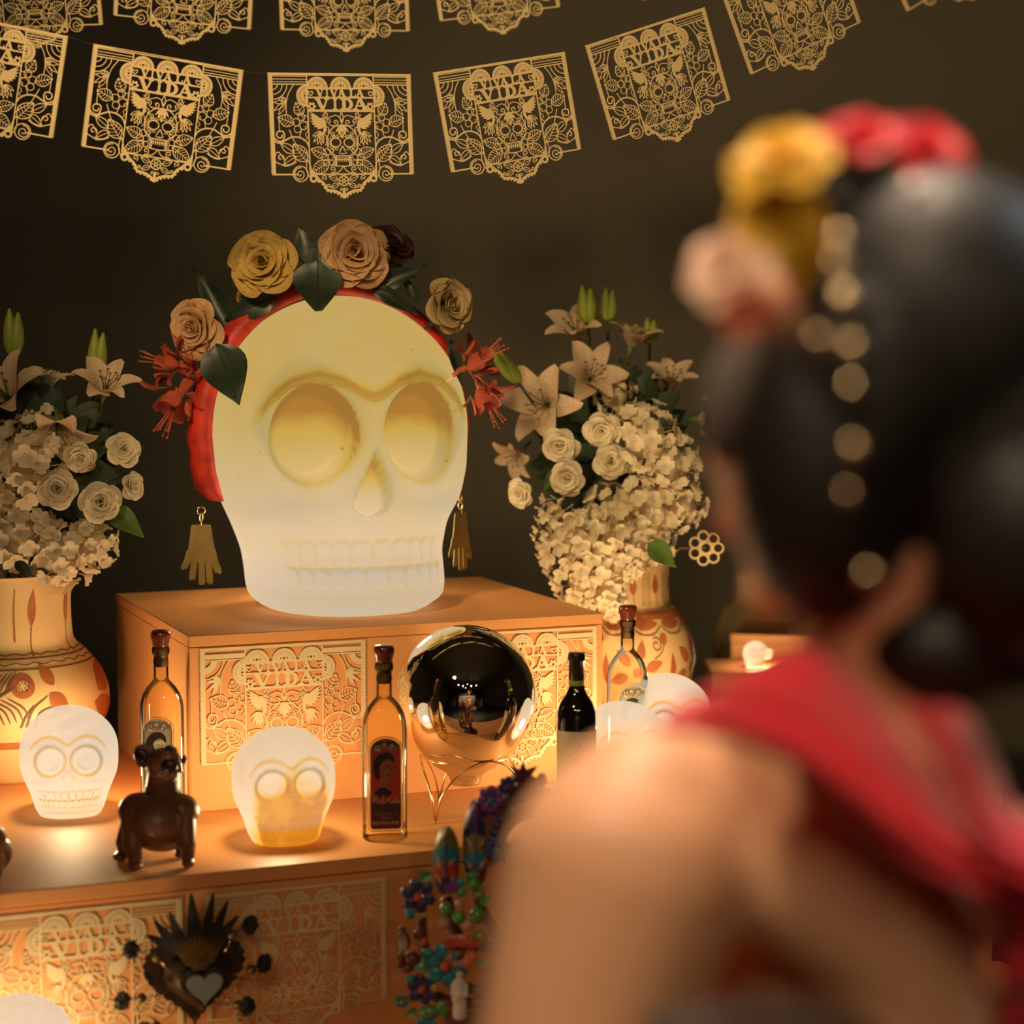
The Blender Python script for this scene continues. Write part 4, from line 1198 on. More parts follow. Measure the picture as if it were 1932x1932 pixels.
for i, (pts, r, n, lb) in enumerate((
    ([(1040, 940), (1030, 1000), (1026, 1060)], 22, 30, 'short white blossom trail furthest left on the right bouquet'),
    ([(1080, 960), (1060, 1040), (1085, 1120), (1108, 1150)], 36, 60, 'long white blossom trail hanging beside the plinth box corner'),
    ([(1120, 980), (1120, 1060), (1150, 1120), (1162, 1165)], 36, 60, 'longest white blossom trail hanging in front of the right vase'),
    ([(1170, 990), (1180, 1050), (1190, 1090)], 30, 34, 'white blossom trail over the right vase neck'),
    ([(1090, 1010), (1100, 1070), (1095, 1110)], 34, 34, 'middle white blossom trail between the two longest'))):
    wisteria(pts, YR-.10-.004*i, r, lb, GR, 60+i, n)
bud(1110, 610, 1106, 538, YR+.02, 32, 'lily bud, left of the upright pair above the right bouquet', GR)
bud(1148, 605, 1150, 542, YR+.04, 28, 'lily bud, right of the upright pair above the right bouquet', GR)
bud(978, 722, 930, 655, YR-.03, 30, 'bright lily bud leaning left from the right bouquet', GR)
bud(1226, 650, 1228, 600, YR+.08, 26, 'dark lily bud at the back right of the right bouquet', GR)
lf(1222, 1025, 1280, 1065, YR-.12, 'bright green leaf over the neck of the right vase', GR, 1.2)
lf(1278, 960, 1262, 1025, YR-.02, 'dark green leaf hanging right of the right vase neck', GR, .8, dl)
lf(1045, 885, 1025, 930, YR-.03, 'small green leaf beside the yellow rose', GR, .6)
filler(1160, 850, 150, 180, YR+.04, 150, GR, 'dark green foliage between the flowers of the right vase')
stems(VR, 1180, 950, YR, GR, 'flower stems standing in the right vase')
# looped wire flower on a pick, between the bouquet and the woman
o = Orn(lambda x, y, h: (x, -h*.001, y), 1, True, 2)
for i in range(7):
    a = i*2*PI/7; o.arc(.0225*math.cos(a), .0225*math.sin(a), .0098, 0, 360, .0036, n=14)
o.arc(0, 0, .0105, 0, 360, .0036, n=16)
w = empty('card_rosette', P(1332, 1034, 3.86), 0, 'pale looped card rosette peeping out left of the dark hair', 'ornament')
o.mb.build('loops', M['paper'], w, False)
c = MB(); d_ = Vector(VR)+Vector((.05, 0, .30))-w.location; tube(c, [(0, .002, 0), d_*.5+Vector((0, .01, .02)), d_], .0012, 5); c.build('stem', M['charm'], w)
# ------------------------------------------------------------------ bottles
def sq(r, n=48, p=.62, fx=1., fy=1.):
    t = np.linspace(0, 2*PI, n, endpoint=False)
    return np.column_stack([fx*r*np.sign(np.cos(t))*np.abs(np.cos(t))**p, fy*r*np.sign(np.sin(t))*np.abs(np.sin(t))**p])
def tequila(loc, yaw, kind, label):
    root = empty('bottle', loc, yaw, label, 'bottle', 'clear square-shouldered bottles with wooden stoppers')
    R = .0335; n = 48
    lv = [(0, .90), (.003, .98), (.010, 1.0), (.014, .97), (.018, .985), (.10, .985), (.165, .985), (.178, .95), (.190, .84), (.200, .66), (.207, .48), (.211, .37), (.215, .34), (.235, .335), (.240, .36), (.243, .335), (.250, .335), (.252, .40), (.258, .415), (.262, .39)]
    rows = []
    for z, k in lv:
        p = .62+(.38*min(1, max(0, (z-.165)/.045)))
        rows += [(x, y, z) for x, y in sq(R*k, n, p, 1.0, .86 if z < .19 else .86+.14*min(1, (z-.19)/.02))]
    b = MB(); b.add(rows, grid_faces(len(lv), n, True)); b.add(rows[:n], [tuple(range(n))[::-1]])
    b.build('glass_body', M['liquor_glass' if kind == 'red' else 'glass'], root)
    # the spirit inside
    if kind == 'red':
        rows = []; l2 = [(.010, .86), (.014, .90), (.15, .91), (.172, .88)]
        for z, k in l2: rows += [(x, y, z) for x, y in sq(R*k, n, .62, 1, .84)]
        b = MB(); b.add(rows, grid_faces(4, n, True)+[tuple(range(n))[::-1], tuple(range(3*n, 4*n))]); pass
    # stopper
    b = MB(); lathe(b, [(.0115, .262), (.0125, .264), (.0128, .268), (.0150, .276), (.0157, .281), (.0152, .285), (.0125, .2882), (.004, .2892)], 28); b.build('stopper', M['wood_cap'], root)
    b = MB(); lathe(b, [(.0098, .232), (.0102, .236), (.0102, .262), (.0098, .2622)], 20); b.build('cork', M['cork'], root)
    # arched label, flat print on the flat front
    y0 = -R*.86-.0004; wL, hb, ht = .0225, .020, .155
    # label sheet
    pts = [(-wL, hb+.004), (-wL+.004, hb), (wL-.004, hb), (wL, hb+.004), (wL, ht-.018)]
    a = np.linspace(0, PI, 14); pts += [(wL*math.cos(t), ht-.018+.018*math.sin(t)) for t in a][1:-1]+[(-wL, ht-.018)]
    def sheet(nm, pts, y, m, par):
        b = MB(); v = [(x, y, z) for x, z in pts]; v2 = [(x, y+.0004, z) for x, z in pts]; k = len(v)
        b.add(v+v2, [tuple(range(k)), tuple(range(k, 2*k))[::-1]]+[(i, i+k, (i+1) % k+k, (i+1) % k) for i in range(k)]); return b.build(nm, m, par, False)
    red = kind == 'red'
    sh = sheet('label', pts, y0, M['label_red' if red else 'label_grey'], root)
    # raised glass rim round the label
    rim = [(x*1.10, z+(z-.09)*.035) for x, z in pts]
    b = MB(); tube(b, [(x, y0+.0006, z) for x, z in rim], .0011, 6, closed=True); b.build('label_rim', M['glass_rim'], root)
    o = Orn(lambda x, z, h: (x, y0-.00010-h*.00012, z), 1, False, 3)
    DK, GY, PL, SKN, MR = 0, 1, 2, 3, 4
    # lower maroon field, border
    if red: o.rib([(0, hb+.001), (0, .062)], [wL*1.9, wL*1.98], raw=True, mi=MR)
    o.rib([(0, .142), (0, .1505)], [wL*1.82, wL*1.1], raw=True, mi=DK if red else GY)
    for sg in (-1, 1): o.rib([(sg*(wL-.0012), .06), (sg*(wL-.0012), .138)], .0022, raw=True, mi=GY)
    # flowers over the head
    for cx, cz, r in ((-.011, .1405, .0048), (.009, .1425, .0040), (-.002, .1455, .0028)):
        for i in range(5): aa = i*1.2566; o.disc(cx+r*.62*math.cos(aa), cz+r*.62*math.sin(aa), r*.45, mi=PL if red else PL, n=7)
        o.disc(cx, cz, r*.25, mi=DK, n=6)
    for i in range(9): o.leaf((-.018+i*.0045, .1365+.002*(i % 2)), (-.015+i*.0045, .145+.002*(i % 3)), .003, fill=True, mi=GY)
    # woman's head in three-quarter view
    o.rib([(-.004, .072), (-.003, .085), (-.001, .095)], [.017, .011, .012], mi=SKN)                # neck
    o.rib([(-.001, .092), (.001, .100), (.002, .112), (.001, .121)], [.008, .015, .019, .014], mi=SKN)   # face
    o.rib([(-.010, .094), (-.0135, .106), (-.0125, .118), (-.006, .127), (.004, .129), (.010, .124), (.012, .119)], [.004, .009, .011, .012, .010, .006, .002], mi=DK)   # hair
    o.rib([(-.004, .1135), (.000, .1145), (.0035, .1125), (.007, .1145), (.010, .1135)], [.0005, .0013, .0010, .0014, .0005], mi=DK)     # brows
    for ex in (-.0005, .0078): o.leaf((ex-.0018, .1103), (ex+.002, .1103), .0012, fill=True, mi=DK)
    o.rib([(.0045, .111), (.0062, .1055), (.0045, .1045)], .0007, mi=DK); o.leaf((.0012, .1005), (.0068, .1005), .0017, fill=True, mi=MR if red else DK)
    o.rib([(-.013, .070), (-.004, .078), (.006, .070)], [.012, .010, .012], mi=DK)            # dress
    if red:
        # handwriting, the words as on the bottle
        s = .0009
        def hand(pts, dx): o.rib([((x+dx)*s, .0585+z*s*1.15) for x, z in pts], .00062, mi=PL, n=4)
        hand([(-22, 9), (-13, 10.5)], 0); hand([(-18, 10), (-19, 4), (-20, 0)], 0); hand([(-21, 5), (-15, 5.5)], 0)
        hand([(-15, 0), (-14.5, 4), (-12.5, 4.4)], 0); hand([(-11, 4), (-11.5, 0), (-10, .6)], 0); o.disc(-10.8*s, .0585+6.6*s, .0005, mi=PL, n=5)
        hand([(-6.6, 3.6), (-9, 3), (-8.6, .3), (-6.4, 1.6), (-5.2, 8), (-6.2, .2)], 0); hand([(-2, 3.6), (-4.4, 2.6), (-4, .2), (-2, 2.6), (-1.6, .2), (0, .8)], 0)
        hand([(3.6, 9.6), (3, 0)], 0); hand([(9, 10), (3.4, 4.6), (6, 3.4), (8.8, 0)], 0)
        hand([(12, 3.4), (9.8, 2.2), (10.6, .2), (12.2, 3), (12.6, .2)], 0); hand([(14, 0), (15.4, 8.4), (14.2, .2), (15.6, 3.4), (16.6, .2)], 0); hand([(17.6, .2), (19, 8), (18.2, .2)], 0)
        hand([(21, 3.4), (19.6, 1.6), (21, .2), (22.4, 1.8), (21, 3.4)], 0)
        # agave field, then the capitals
        for i in range(13):
            x = -.018+i*.003; o.leaf((x, .044), (x+(i-6)*.0006, .052+.003*(i % 2)), .002, fill=True, mi=DK)
        def caps(word, z0, h, w, x0, mi):
            x = x0; T = .0009 if h > .004 else .0007
            def g(*p): o.rib([(x+a*w, z0+c*h) for a, c in p], T, raw=True, mi=mi)
            for ch in word:
                if ch == 'T': g((0, 1), (.8, 1)); g((.4, 1), (.4, 0))
                if ch == 'E': g((.7, 1), (0, 1), (0, 0), (.7, 0)); g((0, .5), (.55, .5))
                if ch == 'Q': g((0, .5), (.1, .9), (.4, 1), (.7, .9), (.8, .5), (.7, .1), (.4, 0), (.1, .1), (0, .5)); g((.5, .3), (.85, -.1))
                if ch == 'U': g((0, 1), (0, .3), (.15, 0), (.6, 0), (.75, .3), (.75, 1))
                if ch == 'I': g((.35, 1), (.35, 0))
                if ch == 'L': g((0, 1), (0, 0), (.65, 0))
                if ch == 'A': g((0, 0), (.4, 1), (.8, 0)); g((.15, .35), (.65, .35))
                if ch == 'R': g((0, 0), (0, 1), (.6, 1), (.7, .75), (.6, .5), (0, .5)); g((.35, .5), (.75, 0))
                if ch == 'P': g((0, 0), (0, 1), (.6, 1), (.7, .75), (.6, .45), (0, .45))
                if ch == 'O': g((0, .5), (.1, .9), (.4, 1), (.7, .9), (.8, .5), (.7, .1), (.4, 0), (.1, .1), (0, .5))
                if ch == 'S': g((.7, .85), (.4, 1), (.05, .8), (.15, .55), (.6, .45), (.72, .2), (.4, 0), (0, .15))
                if ch == 'D': g((0, 0), (0, 1), (.45, .95), (.75, .5), (.45, .05), (0, 0))
                x += w*1.2
        caps('TEQUILA', .0405, .0058, .0040, -.0165, GY)
        caps('REPOSADO', .0275, .0040, .0040, -.0188, PL)
        for i in range(3): o.rib([(-.006+i*.005, .0365), (-.004+i*.005, .0375), (-.003+i*.005, .036)], .0005, mi=PL)
    else:
        for i in range(10): o.leaf((-.018+i*.004, .05), (-.016+i*.004, .062+.004*(i % 2)), .003, fill=True, mi=DK)
        for i in range(5): o.disc(-.016+i*.008, .036, .003, mi=DK, n=8)
        o.rib([(-.016, .044), (.016, .044)], .0012, raw=True, mi=DK)
    pr = o.mb.build('print', [M['ink'], M['ink_grey'], M['ink_pale'], M['skin_print' if red else 'skin_print_pale'], M['label_maroon']], sh, False)
    return root
M['liquor'] = mat('amber_liquor', (.80, .50, .13), .15, translucent=.75, spec=.4)
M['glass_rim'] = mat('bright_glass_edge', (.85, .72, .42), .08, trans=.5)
g = lambda x, Y: Vector(((x-966)/FPX*Y, Y, TZ))
tequila(g(722, 3.035), .12, 'red', 'clear bottle of amber spirit with a red portrait label, beside the mirror ball')
tequila(g(297, 3.19), -.05, 'grey', 'clear bottle with a grey portrait label, behind the clay dog')
tequila(g(1186, 3.49), .25, 'grey', 'clear bottle with a grey portrait label, between the plinth box and the right skull lamps')
# wine bottle
root = empty('wine_bottle', g(1089, 3.1), 0, 'dark wine bottle with a cream label, partly hidden by the bare shoulder', 'bottle')
b = MB(); lathe(b, [(.026, 0), (.0295, .003), (.030, .01), (.030, .165), (.029, .178), (.024, .192), (.0165, .203), (.0125, .212), (.0118, .218)], 40); b.build('glass_body', M['wine'], root)
b = MB(); lathe(b, [(.0118, .2175), (.0116, .2255), (.0115, .2262)], 28); b.build('neck', M['wine_neck'], root)['label'] = 'green neck glass, lit look put into its colour'
b = MB(); lathe(b, [(.0115, .2258), (.0119, .227), (.0116, .255), (.0128, .2555), (.0132, .257), (.0128, .259), (.0130, .261), (.0126, .2655), (.0118, .267), (.003, .267)], 28); b.build('capsule', M['foil'], root)
b = MB(); a = np.linspace(-PI*.5-1.35, -PI*.5+1.35, 30)
rows = [(.0304*math.cos(t), .0304*math.sin(t), z) for z in (.045, .152) for t in a]; b.add(rows, grid_faces(2, 30)); lb = b.build('label', M['label_cream'], root)
o = Orn(lambda x, z, h: (.0306*math.cos(x/.03-PI/2), .0306*math.sin(x/.03-PI/2), z), 1, False, 3)
for x, z, l in ((-.010, .108, .010), (-.004, .104, .012), (.010, .138, .005), (.003, .13, .004), (-.012, .112, .004)): o.rib([(x, z), (x+l*.5, z+.004), (x+l, z-.002)], [.001, .0045, .001])
o.mb.build('print', M['dim_print'] if 'dim_print' in M else M['ink_pale'], lb)

# ------------------------------------------------------------------ mirror ball on its wire stand
BC = P(878, 1313, 3.2); BR = .1105
root = empty('mirror_ball', (BC.x, BC.y, TZ), 0, 'large polished mirror ball in the middle of the altar table', 'ball')
prof = []
for th in np.linspace(0, PI*.86, 60):
    r = BR*math.sin(th); z = BC.z-TZ+BR*math.cos(th)
    if th > PI*.6: z -= .010*((th-PI*.6)/(PI*.26))**2
    prof.append((max(r, .0005), z))
zb = prof[-1][1]; prof += [(.034, zb-.007), (.027, zb-.015), (.0235, zb-.024), (.0225, zb-.0285), (.0005, zb-.0290)]
b = MB(); lathe(b, prof[::-1], 128, caps=False); b.build('body', M['mirror'], root)
st = empty('ball_stand', (BC.x, BC.y, TZ), .25, 'bent gold wire stand holding up the mirror ball', 'stand')
RR = .066; zr = BC.z-TZ-math.sqrt(BR**2-RR**2)-.0045
b = MB(); a = np.linspace(0, 2*PI, 48, endpoint=False); tube(b, [(RR*math.cos(t), RR*math.sin(t), zr+.002*math.sin(3*t)) for t in a], .0018, 7, closed=True); b.build('hoop', M['brass'], st)
for k in range(3):
    a0 = -2.35+k*2*PI/3; a1 = a0+2*PI/3
    b = MB(); p = []
    for t in np.linspace(0, 1, 24):
        aa = a0+(a1-a0)*t; r = .088-.018*math.sin(PI*t); z = .002+zr*1.0*(1-abs(2*t-1)**2)**.5
        p.append((r*math.cos(aa), r*math.sin(aa), z))
    tube(b, p, .0017, 7); ellipsoid(b, p[0], (.003, .003, .002), 8, 6); ellipsoid(b, p[-1], (.003, .003, .002), 8, 6)
    b.build('leg', M['brass'], st)

# ------------------------------------------------------------------ clay dog
def dog(loc, yaw, label):
    root = empty('dog_figurine', loc, yaw, label, 'figurine', 'dark clay dog figurines')
    K = .00073/6.9
    def D(cx, cy, y): return ((cx-640)*K, y, (1790-cy)*K)
    b = MB(); R_ = lambda v: v*K
    ellipsoid(b, D(712, 1200, -.002), (R_(415), .054, R_(400)), 24, 18); capsule(b, D(420, 1080, -.004), D(1000, 1080, -.004), .027, .026)            # chest and belly
    ellipsoid(b, D(700, 1420, .028), (R_(400), .058, R_(255)), 24, 16)
    ellipsoid(b, D(520, 1350, .05), (R_(300), .045, R_(300)), 20, 14)             # haunches
    ellipsoid(b, D(800, 1400, .055), (R_(300), .045, R_(260)), 20, 14)
    capsule(b, D(420, 1130, -.014), D(400, 1480, -.032), .0225, .0145); capsule(b, D(400, 1480, -.030), D(430, 1700, -.030), .0125, .0105); ellipsoid(b, D(450, 1735, -.036), (.010, .014, .0068), 14, 10)
    capsule(b, D(1020, 1130, -.010), D(1095, 1460, -.024), .0205, .0138); capsule(b, D(1110, 1460, -.02), D(1110, 1690, -.022), .012, .0095); ellipsoid(b, D(1125, 1720, -.028), (.0095, .013, .0070), 14, 10)
    capsule(b, D(300, 1300, .045), D(190, 1560, .020), .020, .012); ellipsoid(b, D(160, 1725, .012), (.0115, .016, .0068), 14, 10); capsule(b, D(190, 1560, .020), D(180, 1700, .022), .0115, .008)
    capsule(b, D(900, 1400, .05), D(960, 1640, .030), .016, .010); ellipsoid(b, D(950, 1720, .026), (.010, .015, .0066), 14, 10)
    capsule(b, D(745, 900, .004), D(775, 560, .002), R_(242), R_(215), 20)               # neck
    wr = MB()
    for i in range(5):                                                          # neck wrinkles
        z = 760+i*38; a = np.linspace(0, 2*PI, 28, endpoint=False); tube(wr, [(D(752, z, 0)[0]+R_(226+i*4)*math.cos(t), .003+R_(226+i*4)*math.sin(t), D(0, z, 0)[2]+(.0030*math.sin(t))) for t in a], .0015, 6, closed=True)
    ellipsoid(b, D(775, 455, .002), (R_(245), .027, R_(225)), 20, 14)             # skull
    capsule(b, D(840, 420, -.010), D(893, 262, -.020), .0190, .0115)                # upper muzzle, tipped up
    capsule(b, D(900, 560, -.016), D(950, 520, -.025), .0095, .0065)                # lower jaw
    capsule(b, D(790, 470, -.016), D(770, 500, -.022), .0065, .005); capsule(b, D(760, 500, -.021), D(850, 300, -.026), .0030, .0034)
    capsule(b, D(1010, 520, -.010), D(985, 300, -.022), .0040, .0034)
    for i in range(5):                                                          # cheek wrinkles
        tube(wr, crom([D(575+i*8, 400+i*42, -.0150), D(640, 422+i*42, -.0210), D(715, 412+i*40, -.0235)], 5), .0009, 6)
    wr.build('wrinkles', M['dogclay'], root)['kind'] = 'stuff'
    body = blob(b, None, .0016, 'body', M['dogclay'], root, 4)
    e = MB(); pr = []
    for i, (t, w) in enumerate(((0, .0115), (.35, .0155), (.7, .0115), (.93, .005), (1, .0008))):
        c = Vector(D(600, 420, .002)).lerp(Vector(D(400, 225, .0)), t)
        pr.append([(c.x+w*math.cos(a)*.75, c.y-.004*math.sin(a)*(1-t*.3)+.002, c.z+w*math.cos(a)*.95-.0*a) for a in np.linspace(0, 2*PI, 14, endpoint=False)])
    e.add([q for r in pr for q in r], grid_faces(5, 14, True)); e.build('ear', M['dogclay'], root)
    e = MB(); ellipsoid(e, D(485, 345, -.0022), (.0128, .0034, .0092), 14, 10, R=Matrix.Rotation(.72, 3, 'Y')); e.build('ear_hollow', M['dogdark'], root)
    e = MB(); ellipsoid(e, D(1040, 400, .004), (.004, .004, .007), 12, 8); e.build('ear', M['dogclay'], root)
    e = MB(); ellipsoid(e, D(888, 205, -.026), (.0072, .0064, .0058), 14, 10); e.build('nose', M['dogdark'], root)
    e = MB(); ellipsoid(e, D(890, 425, -.0285), (.0120, .0052, .0098), 16, 12); e.build('mouth', M['dogdark'], root)
    e = MB(); ellipsoid(e, D(885, 490, -.0335), (.0016, .0016, .0040), 8, 6); e.build('tongue', M['dogclay'], root)
    return root
dg = G(272, 1640, TZ); dg.x = (272-966)/FPX*dg.y
dg = dog((dg.x, dg.y+.035, TZ), 0., 'dark brown clay dog sitting with head thrown back and mouth open')
d2 = copy_tree(dg, None, 'second dark clay dog, nearly all outside the left edge of the picture')
q = G(-84, 1700, TZ); d2.location = (q.x, q.y+.03, TZ); d2.rotation_euler = (0, 0, -.1)

# ------------------------------------------------------------------ metal heart with flames
M['tin'] = mat('dark_patinated_tin', (.055, .032, .014), .5, metal=.35, noise=.5, nscale=60, bump=.6, bscale=150)
M['tin_gold'] = mat('worn_gold_tin', (.20, .13, .04), .38, metal=.6, noise=.5, nscale=50, bump=.5, bscale=120)
M['tin_black'] = mat('blackened_tin', (.016, .012, .010), .6, noise=.3, nscale=80, bump=.5, bscale=200)
M['mirror_blue'] = mat('speckled_grey_glass', (.25, .31, .32), .45, noise=.45, nscale=900, spec=.5)
HB = A(.0, TV0, 0)
def heart_pts(s, n=44, k=1.0):
    t = np.linspace(0, 2*PI, n, endpoint=False)
    return np.column_stack([s*16*np.sin(t)**3, s*(13*np.cos(t)-5*np.cos(2*t)-2*np.cos(3*t)-np.cos(4*t))*k])
def metal_heart():
    Yh = 2.80; c = P(366, 1838, Yh)
    vpos = (c-AO).dot(AV)
    c = c + AV*((TV0-.030)-vpos)   # slide along the depth so that it hangs on the table front
    root = empty('metal_heart', c, AANG, 'dark tin heart ornament with flames and wired balls, hanging on the table front', 'ornament')
    px = c.y/FPX
    def slab(nm, pts, y0, y1, m, par, dome=0, smooth=False):
        b = MB(); p = np.asarray(pts); cx, cz = p.mean(0); k = len(p)
        rows = []
        L = [(1.0, y1), (1.0, y0)]+([(1-.12*i, y0-dome*math.sin(i/6*PI/2)) for i in range(1, 7)] if dome else [])
        for f_, yy in L: rows += [(cx+(x-cx)*f_, yy, cz+(z-cz)*f_) for x, z in p]
        b.add(rows, grid_faces(len(L), k, True)+[tuple(range(k)), tuple(range((len(L)-1)*k, len(L)*k))[::-1]])
        return b.build(nm, m, par, smooth)
    # scalloped back plate
    hp = heart_pts(5.9*px/1.0, 120, 1.0)
    t = np.arange(120); sc = 1+.035*np.sin(t*1.05*2)
    bp = hp*sc[:, None]*np.array([1.05, 1.02])+np.array([0, 0])
    slab('back_plate', bp, 0, .003, M['tin'], root)
    h1 = slab('heart', heart_pts(4.2*px, 60)+np.array([.004, -.006]), -.006, -.001, M['tin'], root, .020, True)
    slab('rim', heart_pts(2.95*px, 60)+np.array([.004, -.008]), -.030, -.018, M['tin'], root, .002, True)
    slab('glass_heart', heart_pts(2.15*px, 50)+np.array([.006, -.008]), -.0345, -.028, M['mirror_blue'], root).__setitem__('label', 'grey speckled glass heart')
    # flames
    fl = empty('flames', (0, 0, 0)); fl.parent = root
    for i, (x0, x1, y1, w) in enumerate(((-30, -92, -90, 24), (-26, -78, -116, 27), (-20, -48, -130, 27), (0, -8, -164, 34), (12, 36, -158, 28), (22, 66, -140, 27), (28, 86, -108, 24))):
        # px offsets from the heart centre
        x0 *= px; x1 *= px; z1 = -y1*px; z0 = 56*px
        pts = [(x0*.7, z0*.9), (x0+(x1-x0)*.36, z0+(z1-z0)*.25), (x0+(x1-x0)*.66, z0+(z1-z0)*.60), (x1, z1)]
        o = Orn(lambda x, y, h: (x, -.004-h*.004-.004*math.cos(x*60), y), 1, True, 3); o.rib(pts, [w*px*.95, w*px*.85, w*px*.62, w*px*.12], n=6)
        o.mb.build('flame', M['tin_black'], fl, False)
    o = Orn(lambda x, y, h: (x, -.016-h*.003-.012*math.cos(x*26), y), 1, True, 4)
    for i in range(13):
        k = (i-6)/6; o.rib([(k*22*px, 34*px-8*px*(1-abs(k))), (k*36*px, 62*px-8*abs(k)*px), (k*52*px, 92*px-16*abs(k)*px)], [9*px, 6.5*px, 1.5*px], n=5)
    o.rib([(0, 22*px), (0, 40*px), (0, 66*px)], [26*px, 46*px, 62*px], n=5)
    o.mb.build('crown', M['tin_gold'], root, False)
    # wires with balls and thorny knobs
    for (ax, ay, bx, by, kx, ky) in ((318, 1826, 286, 1785, 240, 1770), (310, 1855, 255, 1860, 222, 1868), (325, 1888, 282, 1918, 262, 1932), (412, 1797, 433, 1757, 473, 1747), (432, 1836, 470, 1830, 500, 1826), (414, 1880, 443, 1897, 465, 1906), (360, 1908, 340, 1945, 330, 1960), (390, 1925, 410, 1955, 420, 1975)):
        f = lambda x, y, d: ((x-366)*px, d, -(y-1838)*px)
        b = MB(); tube(b, [f(ax, ay, -.022), f((ax+bx)/2, (ay+by)/2, -.028), f(bx, by, -.024)], .0010, 5); w = b.build('wire', M['brass'], root)
        b = MB(); ellipsoid(b, f(bx, by, -.024), (10*px,)*3, 16, 12); b.build('ball', M['tin_gold'], w)
        b = MB(); c0 = f(kx, ky, -.010); ellipsoid(b, c0, (15*px, 10*px, 18*px), 12, 9)
        rr = random.Random(kx)
        for i in range(46):
            d = Vector((rr.gauss(0, 1), -abs(rr.gauss(0, 1)), rr.gauss(0, 1)+.3)).normalized(); s = Vector((d.z, 0, -d.x)).normalized()*3*px
            p0 = Vector(c0)+Vector((d.x*13*px, d.y*9*px, d.z*16*px)); b.add([p0+s, p0-s, p0+d*7*px, p0+Vector((0, -2*px, 0))], [(0, 3, 2), (3, 1, 2), (1, 0, 2)])
        tube(b, [f(bx, by, -.02), f(kx, ky, -.01)], .0009, 5)
        b.build('knob', M['tin_black'], w, False)
    return root
metal_heart()
# ------------------------------------------------------------------ painted clay tree
M['c_purple'] = mat('purple_glaze', (.15, .035, .20), .35, noise=.3, nscale=40)
M['c_teal'] = mat('teal_glaze', (.02, .20, .24), .35, noise=.3, nscale=40)
M['c_green'] = mat('green_glaze', (.07, .22, .04), .35, noise=.3, nscale=40)
M['c_navy'] = mat('navy_glaze', (.035, .03, .10), .35, noise=.3, nscale=40)
M['c_red'] = mat('red_glaze', (.45, .06, .03), .4, noise=.3, nscale=40)
M['c_orange'] = mat('orange_glaze', (.60, .18, .06), .4, noise=.3, nscale=40)
M['c_pink'] = mat('pink_glaze', (.50, .20, .15), .4, noise=.3, nscale=40)
M['c_brown'] = mat('brown_glaze', (.16, .06, .03), .45, noise=.3, nscale=40)
M['c_yellow'] = mat('yellow_glaze', (.50, .33, .05), .4, noise=.3, nscale=40)
M['c_white'] = mat('pale_figure_clay', (.55, .46, .36), .6, noise=.2, nscale=40)
M['c_olive'] = mat('olive_glaze', (.20, .17, .03), .4, noise=.3, nscale=40)
M['c_plum'] = mat('plum_glaze', (.12, .02, .03), .4, noise=.3, nscale=40)
TY = 2.74; tp = TY/FPX
TR = P(985, 1700, TY); TR.z = LZ
tree = empty('tree_sculpture', TR, 0, 'colourful painted clay tree full of flowers, fruit and leaves, left of the bare shoulder', 'sculpture')
def T(x, y, d=0.): p = P(x, y, TY); return Vector((p.x-TR.x, d, p.z-TR.z))
b = MB(); lathe(b, [(.10, 0), (.105, .01), (.09, .03), (.05, .05), (.03, .08)], 28); b.build('base', M['c_brown'], tree)
b = MB(); tube(b, crom([(0, 0, .05), T(985, 1900, .02), T(960, 1800, .03), T(985, 1700, .03)], 6), .016, 10); b.build('trunk', M['c_brown'], tree)
# branch frame: the curved band and the two leaf plaques
b = MB()
a = np.radians(np.linspace(200, 60, 40)); rows = []
for t in a:
    for r, d in ((110, -.012), (110, .008), (58, .008), (58, -.012)):
        p = T(1010+r*1.02*math.cos(t), 1600-r*math.sin(t)*1.05, d); rows.append(p)
b.add(rows, grid_faces(40, 4, True)+[(0, 1, 2, 3), (156, 159, 158, 157)]); arch = b.build('arch', M['c_brown'], tree, False)
o = MB()
for t in np.radians(np.linspace(185, 75, 13)): ellipsoid(o, T(1010+84*math.cos(t), 1600-88*math.sin(t), -.014), (.0055, .003, .0055), 10, 6, mi=int(math.degrees(t)) % 3)
o.build('studs', [M['c_olive'], M['c_navy'], M['c_orange']], arch)
for (path, w) in (([(1000, 1930), (950, 1800), (900, 1700), (905, 1600)], .008), ([(960, 1800), (870, 1780), (840, 1700)], .008), ([(980, 1900), (850, 1860), (800, 1800), (790, 1700)], .008), ([(985, 1900), (860, 1900), (800, 1880)], .008), ([(900, 1600), (930, 1510), (985, 1462)], .005)):
    b = MB(); tube(b, crom([T(x, y, .02) for x, y in path], 6), w, 8); b.build('branch', M['c_brown'], tree)
